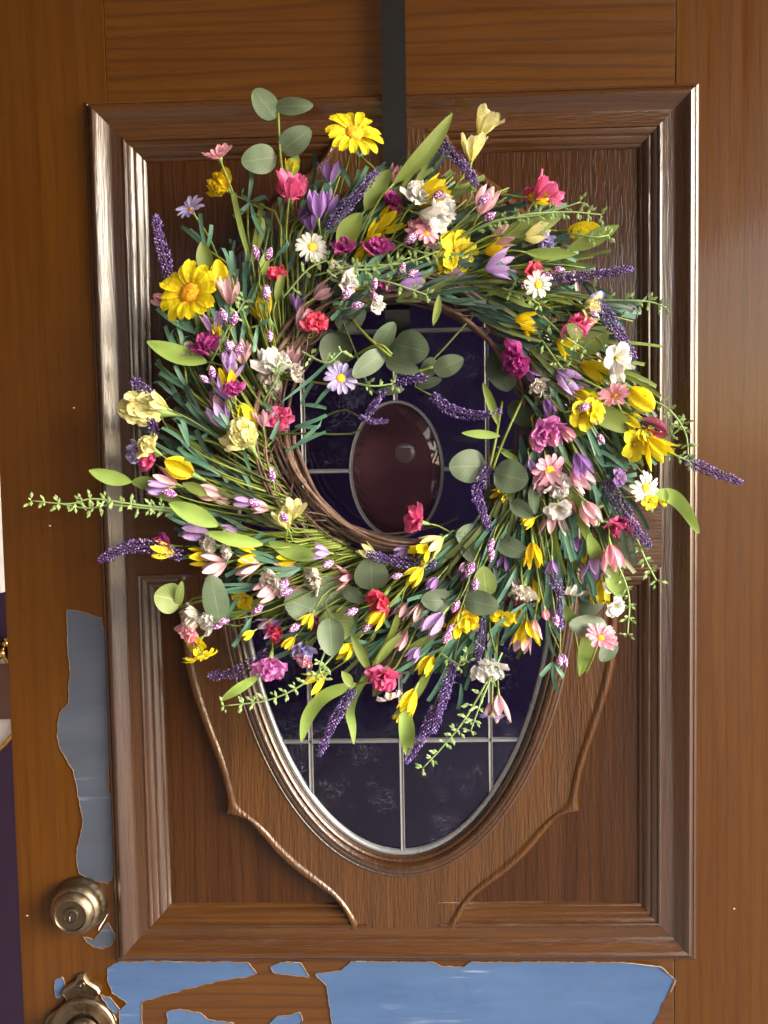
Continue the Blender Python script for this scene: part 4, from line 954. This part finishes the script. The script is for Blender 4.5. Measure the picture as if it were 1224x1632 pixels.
# visible eucalyptus twigs
for nm, pts in [("eucalyptus_stem", [(465, 330), (452, 285), (446, 240), (443, 180)]), ("eucalyptus_stem", [(360, 955), (320, 958), (285, 968)]), ("eucalyptus_stem", [(800, 640), (790, 700), (780, 745)]), ("eucalyptus_stem", [(840, 620), (812, 680), (795, 720), (785, 748)]),
                ("eucalyptus_stem", [(545, 580), (600, 550), (625, 565)]), ("eucalyptus_stem", [(560, 510), (600, 550), (655, 590), (690, 585)]), ("eucalyptus_stem", [(830, 800), (800, 840), (770, 900), (735, 970), (715, 1010)]), ("eucalyptus_stem", [(575, 940), (535, 975)])]:
    w3 = smooth_path([at(x, y, 0.068 if i else 0.05) for i, (x, y) in enumerate(pts)], 16); mb = MB(); mb.tube(w3, [0.0013] * 16, 6); wpart(nm, mb, M_stem)
LANCE = """0 330 577 235 545 30;1 628 292 720 182 26;1 582 335 625 268 30;1 540 395 575 340 34;0 463 285 474 245 20;0 210 768 143 750 24;0 210 768 264 776 22;0 348 838 270 802 30;0 420 868 328 848 22;0 512 888 428 864 26
0 415 1076 350 1118 16;0 643 1120 650 1210 26;1 800 372 898 342 32;1 905 398 985 360 24;0 838 402 918 405 18;1 1010 688 922 648 34;0 958 905 938 850 22;0 992 952 965 905 26;1 328 440 322 385 26;0 415 440 424 402 16
0 950 985 924 1078 24;1 700 1010 640 1040 14;1 560 1095 545 1070 16;0 1062 800 1060 780 8;1 770 610 795 680 14;0 793 712 832 735 10;0 797 695 736 690 14;1 620 1060 595 1110 24;1 590 1070 560 1010 16;1 900 690 965 670 26
1 890 960 925 1010 20;1 330 790 290 770 18;1 440 480 452 430 14;1 418 500 425 440 16;1 700 470 690 520 12;1 860 350 800 370 20;1 640 1010 600 1060 14;0 905 400 850 415 20"""
for row in LANCE.replace("\n", ";").split(";"):
    k, x0, y0, x1, y1, wd = map(float, row.split()); hh = R.uniform(0.058, 0.076)
    o, b_, t_ = leaf("lance_leaf", (M_lance, M_lance_d)[int(k)], at(x0, y0, hh), at(x1, y1, hh + 0.003), wd * pxs(hh), R.uniform(0.0, 0.1), R.uniform(0.05, 0.2), R.uniform(-0.1, 0.12), p=0.9, qq=0.7, side=R.uniform(-0.05, 0.05))
    stem_to_ring(o, b_, t_)
def blade(pts, wd, mat, h=0.066, square=False, name="long_leaf"):
    w3 = smooth_path([at(x, y, h) for x, y in pts], 18); mb = MB(); P = []
    for i, p in enumerate(w3):
        t = (w3[min(17, i + 1)] - w3[max(0, i - 1)]).normalized(); vw = (CL - p).normalized(); s_ = t.cross(vw).normalized(); u = i / 17
        tw = 0.9 * math.sin(u * 5 + pts[0][0]); s2 = s_ * math.cos(tw * 0.5) + vw * math.sin(tw * 0.5)
        ww = wd * pxs(h) * 0.5 * shape(u * 0.99, 0.9, 0.6, 0.2); P.append([p - s2 * ww, p - vw * ww * 0.2, p + s2 * ww])
    mb.grid(P); o = wpart(name, mb, mat); stem_to_ring(o, w3[0], (w3[1] - w3[0]).normalized())
for pts, wd, m_ in [([(568, 1090), (520, 1108), (492, 1140), (480, 1182)], 24, M_lance), ([(600, 1060), (572, 1095), (558, 1130), (562, 1160), (564, 1186)], 16, M_lance), ([(900, 745), (918, 800), (940, 868)], 24, M_lance), ([(1032, 788), (1068, 790), (1092, 812), (1114, 850)], 24, M_lance),
                    ([(640, 960), (625, 1010), (590, 1070)], 12, M_stem), ([(690, 1060), (660, 1110), (628, 1140)], 16, M_lance_d), ([(960, 880), (985, 920), (995, 950)], 18, M_lance_d), ([(450, 640), (500, 600), (540, 560)], 6, M_teal)]:
    blade(pts, wd, m_)

# ---- grass tufts: forked flat ribbons with square ends
def tuft(base, tips, mat, wd=9.0, name="grass_tuft", bend=None, stem=True):
    b_ = Vector(base); mb = MB()
    for tp in tips:
        tp = Vector(tp); d = tp - b_; l = d.length; t = d.normalized(); vw = (CL - b_).normalized(); s_ = t.cross(vw).normalized(); nr = s_.cross(t)
        bd = R.uniform(-0.12, 0.12) if bend is None else bend; tw0 = R.uniform(-0.9, 0.9); hook = R.random() < 0.22; P = []
        for i in range(8):
            u = i / 7; ww = wd * (0.45 + 0.55 * min(1, u * 2.5)) * 0.5; tw = tw0 * u; ss = s_ * math.cos(tw) + nr * math.sin(tw)
            c_ = b_ + d * u + s_ * (bd * l * math.sin(PI * u * 0.8)) + nr * (0.06 * l * math.sin(PI * u))
            if hook and u > 0.6: q_ = (u - 0.6) / 0.4; c_ += s_ * (0.35 * l * q_ * q_ * (1 if tw0 > 0 else -1)) - t * (0.25 * l * q_ * q_)
            nr2 = s_.cross(t) * math.cos(tw) - s_ * math.sin(tw)
            P.append([c_ - ss * ww, c_ - nr2 * (wd * 0.12), c_ + ss * ww])
        mb.grid(P)
    o = wpart(name, mb, mat)
    if stem: stem_to_ring(o, b_, (Vector(tips[0]) - b_).normalized(), r=0.0011)
    return o
TUFT = """395 325 393 252 372 345 435 308;400 322 378 308 424 372 378 352;330 398 288 362 300 366 322 340 336 358;368 442 353 396 366 400;312 532 252 488 274 510 300 512 318 520;308 626 248 578 254 594 282 580;335 676 282 622 300 640
302 712 256 684 280 648 286 676;318 700 296 694 330 690;352 758 292 735;405 792 372 742 385 750;400 752 388 700;395 480 368 440;480 645 520 652 500 612;470 680 522 690 520 660;445 670 418 640 432 700;500 650 545 610
455 720 500 680 520 690;445 585 430 630;440 410 470 380;882 1055 862 1078 893 1102 907 1086;872 985 888 1045 892 1022;868 890 882 962 872 958 862 965;905 895 915 960 925 985;895 830 902 890 912 895;930 900 945 950 950 962
1000 750 955 720 965 740;990 760 1015 755 1010 770;925 730 960 790 950 800;640 1060 690 1020;720 1040 705 1095 690 1070;560 1000 520 1040 545 1050;570 980 530 1010 545 1030;600 970 620 1000 640 950;810 430 795 418 830 452;690 460 770 480 750 492
560 480 528 510 530 480;720 465 760 448 790 470;780 350 815 345;410 520 440 505 405 560;375 690 340 660 350 650;380 880 420 850 440 862;410 900 360 920 380 925;480 905 420 905 440 915;385 945 345 1000 360 1015;400 985 370 1030 385 1010
760 1050 742 1100;790 1040 800 1090;735 1090 728 1130;700 950 660 1000 650 960;840 960 850 1000 862 985;1000 660 1048 680 1035 640;960 620 1000 640;300 960 330 990;290 890 310 880;545 330 520 345 580 300;560 300 540 262 570 270;575 250 552 220 590 232"""
for row in TUFT.replace("\n", ";").split(";"):
    v = list(map(float, row.split())); hh = R.uniform(0.052, 0.07)
    tuft(at(v[0], v[1], hh), [at(v[i], v[i + 1], hh + R.uniform(-0.004, 0.01)) for i in range(2, len(v), 2)], M_teal, 6.8 * pxs(hh))
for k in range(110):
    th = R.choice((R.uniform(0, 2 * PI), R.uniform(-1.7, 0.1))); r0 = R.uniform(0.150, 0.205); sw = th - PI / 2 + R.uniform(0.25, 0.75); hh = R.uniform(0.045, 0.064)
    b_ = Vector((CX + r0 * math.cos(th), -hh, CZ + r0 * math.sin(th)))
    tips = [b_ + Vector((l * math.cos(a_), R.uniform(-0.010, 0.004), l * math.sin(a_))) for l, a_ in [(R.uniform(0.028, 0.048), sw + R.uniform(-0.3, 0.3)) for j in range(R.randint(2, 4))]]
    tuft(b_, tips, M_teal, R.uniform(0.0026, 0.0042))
# body of the wreath: darker tufts following the swirl, each on the ring
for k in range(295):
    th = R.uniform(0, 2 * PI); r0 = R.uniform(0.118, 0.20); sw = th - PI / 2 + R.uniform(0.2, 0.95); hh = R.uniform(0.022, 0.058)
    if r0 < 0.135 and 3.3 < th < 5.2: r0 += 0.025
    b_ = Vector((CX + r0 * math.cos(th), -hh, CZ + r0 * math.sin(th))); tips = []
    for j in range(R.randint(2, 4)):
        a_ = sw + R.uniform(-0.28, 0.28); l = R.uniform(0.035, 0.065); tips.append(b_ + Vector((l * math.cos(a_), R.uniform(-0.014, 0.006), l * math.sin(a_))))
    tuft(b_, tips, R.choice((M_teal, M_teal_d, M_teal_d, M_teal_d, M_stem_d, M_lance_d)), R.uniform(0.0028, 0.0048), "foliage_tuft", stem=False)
# long green stalks along the swirl
for k in range(230):
    th = R.uniform(0, 2 * PI); dt = R.uniform(0.35, 0.75); r1 = R.uniform(0.165, 0.225); hh = R.uniform(0.035, 0.064)
    pts = [Vector((CX + (0.118 + (r1 - 0.118) * u ** 1.3) * math.cos(th - dt * u), -RH - (hh - RH) * u - 0.006 * math.sin(PI * u), CZ + (0.118 + (r1 - 0.118) * u ** 1.3) * math.sin(th - dt * u))) for u in [i / 9 for i in range(10)]]
    mb = MB(); mb.tube(pts, [0.0010 - 0.00004 * i for i in range(10)], 6); wpart("flower_stalk", mb, R.choice((M_stem, M_stem, M_stem_d)))

# foliage lying over the top and the right of the ring
for k in range(95):
    th = R.uniform(-1.25, 2.2); r0 = R.uniform(0.103, 0.128); sw = th - PI / 2 + R.uniform(0.0, 0.45); hh = R.uniform(0.054, 0.066)
    b_ = Vector((CX + r0 * math.cos(th), -hh, CZ + r0 * math.sin(th)))
    tips = [b_ + Vector((l * math.cos(a_), R.uniform(-0.006, 0.004), l * math.sin(a_))) for l, a_ in [(R.uniform(0.035, 0.06), sw + R.uniform(-0.2, 0.25)) for j in range(R.randint(2, 4))]]
    tuft(b_, tips, R.choice((M_teal, M_teal_d, M_teal_d, M_stem_d)), R.uniform(0.0026, 0.0045), "ring_foliage", stem=False)

# ---- fine sprigs with tiny leaflets
def sprig(pts, h=0.075, seed=0, r=0.0009, dens=1.0):
    w3 = smooth_path([at(x, y, h - 0.012 * (i == 0)) for i, (x, y) in enumerate(pts)], 24); mb = MB(); mb.tube(w3, [r * (1.2 - 0.5 * i / 23) for i in range(24)], 5)
    ln = sum((b - a).length for a, b in zip(w3, w3[1:])); k = max(3, int(ln / 0.013 * dens))
    for j in range(k + 1):
        i = min(23, int(4 + 19 * j / k)); p = w3[i]; t = (w3[min(23, i + 1)] - w3[i - 1]).normalized(); vw = (CL - p).normalized(); s_ = t.cross(vw).normalized()
        for side in (-1, 1):
            if j < k and R.random() < 0.18: continue
            for m_ in range(3):
                d = (s_ * side * R.uniform(0.6, 1) + t * R.uniform(-0.1, 0.9) + vw * R.uniform(-0.4, 0.6)).normalized(); l = R.uniform(0.0035, 0.0065); q_ = p + d * l * 0.35 * m_
                x = d.cross(vw).normalized(); ww = l * 0.24
                mb.add([q_, q_ + d * l * 0.5 + x * ww, q_ + d * l + vw * 0.0008, q_ + d * l * 0.5 - x * ww, q_ + d * l * 0.5 + vw * ww * 0.7], [(0, 1, 4), (1, 2, 4), (2, 3, 4), (3, 0, 4)])
    o = wpart("leafy_sprig", mb, M_sprig)
for pts in [[(330, 815), (230, 806), (150, 795), (110, 803), (50, 798)], [(330, 818), (250, 812), (180, 805), (140, 810), (95, 803)], [(730, 380), (790, 352), (860, 342), (925, 322)], [(740, 372), (820, 345), (900, 338), (958, 342)], [(905, 372), (945, 378), (970, 375)],
            [(930, 478), (1000, 479), (1035, 481), (1062, 490)], [(1028, 632), (1068, 655), (1092, 690), (1097, 725)], [(1040, 700), (1070, 722), (1098, 735)], [(545, 1030), (490, 1085), (430, 1115), (358, 1125)], [(790, 1060), (745, 1140), (710, 1185), (674, 1224)],
            [(800, 1040), (770, 1110), (750, 1165)], [(970, 870), (995, 925), (1003, 960), (1000, 1010)], [(1015, 860), (1030, 895), (1046, 925)], [(478, 480), (540, 435), (600, 428), (655, 410)], [(500, 440), (560, 425), (640, 420), (700, 400)], [(560, 440), (620, 450), (680, 470)],
            [(480, 560), (520, 578), (545, 560)], [(545, 605), (590, 615), (625, 612)], [(420, 640), (440, 605), (450, 580)], [(620, 380), (665, 400), (690, 405)], [(330, 590), (365, 520), (390, 480)], [(450, 475), (490, 430), (520, 415)], [(860, 500), (905, 540), (930, 555)], [(855, 530), (890, 580), (910, 600)],
            [(800, 460), (835, 470), (860, 485)], [(530, 1010), (510, 1060), (515, 1080)], [(700, 1040), (735, 1060), (745, 1040)], [(895, 770), (935, 800), (955, 830)], [(1040, 705), (1075, 690), (1090, 672)]]:
    sprig(pts)
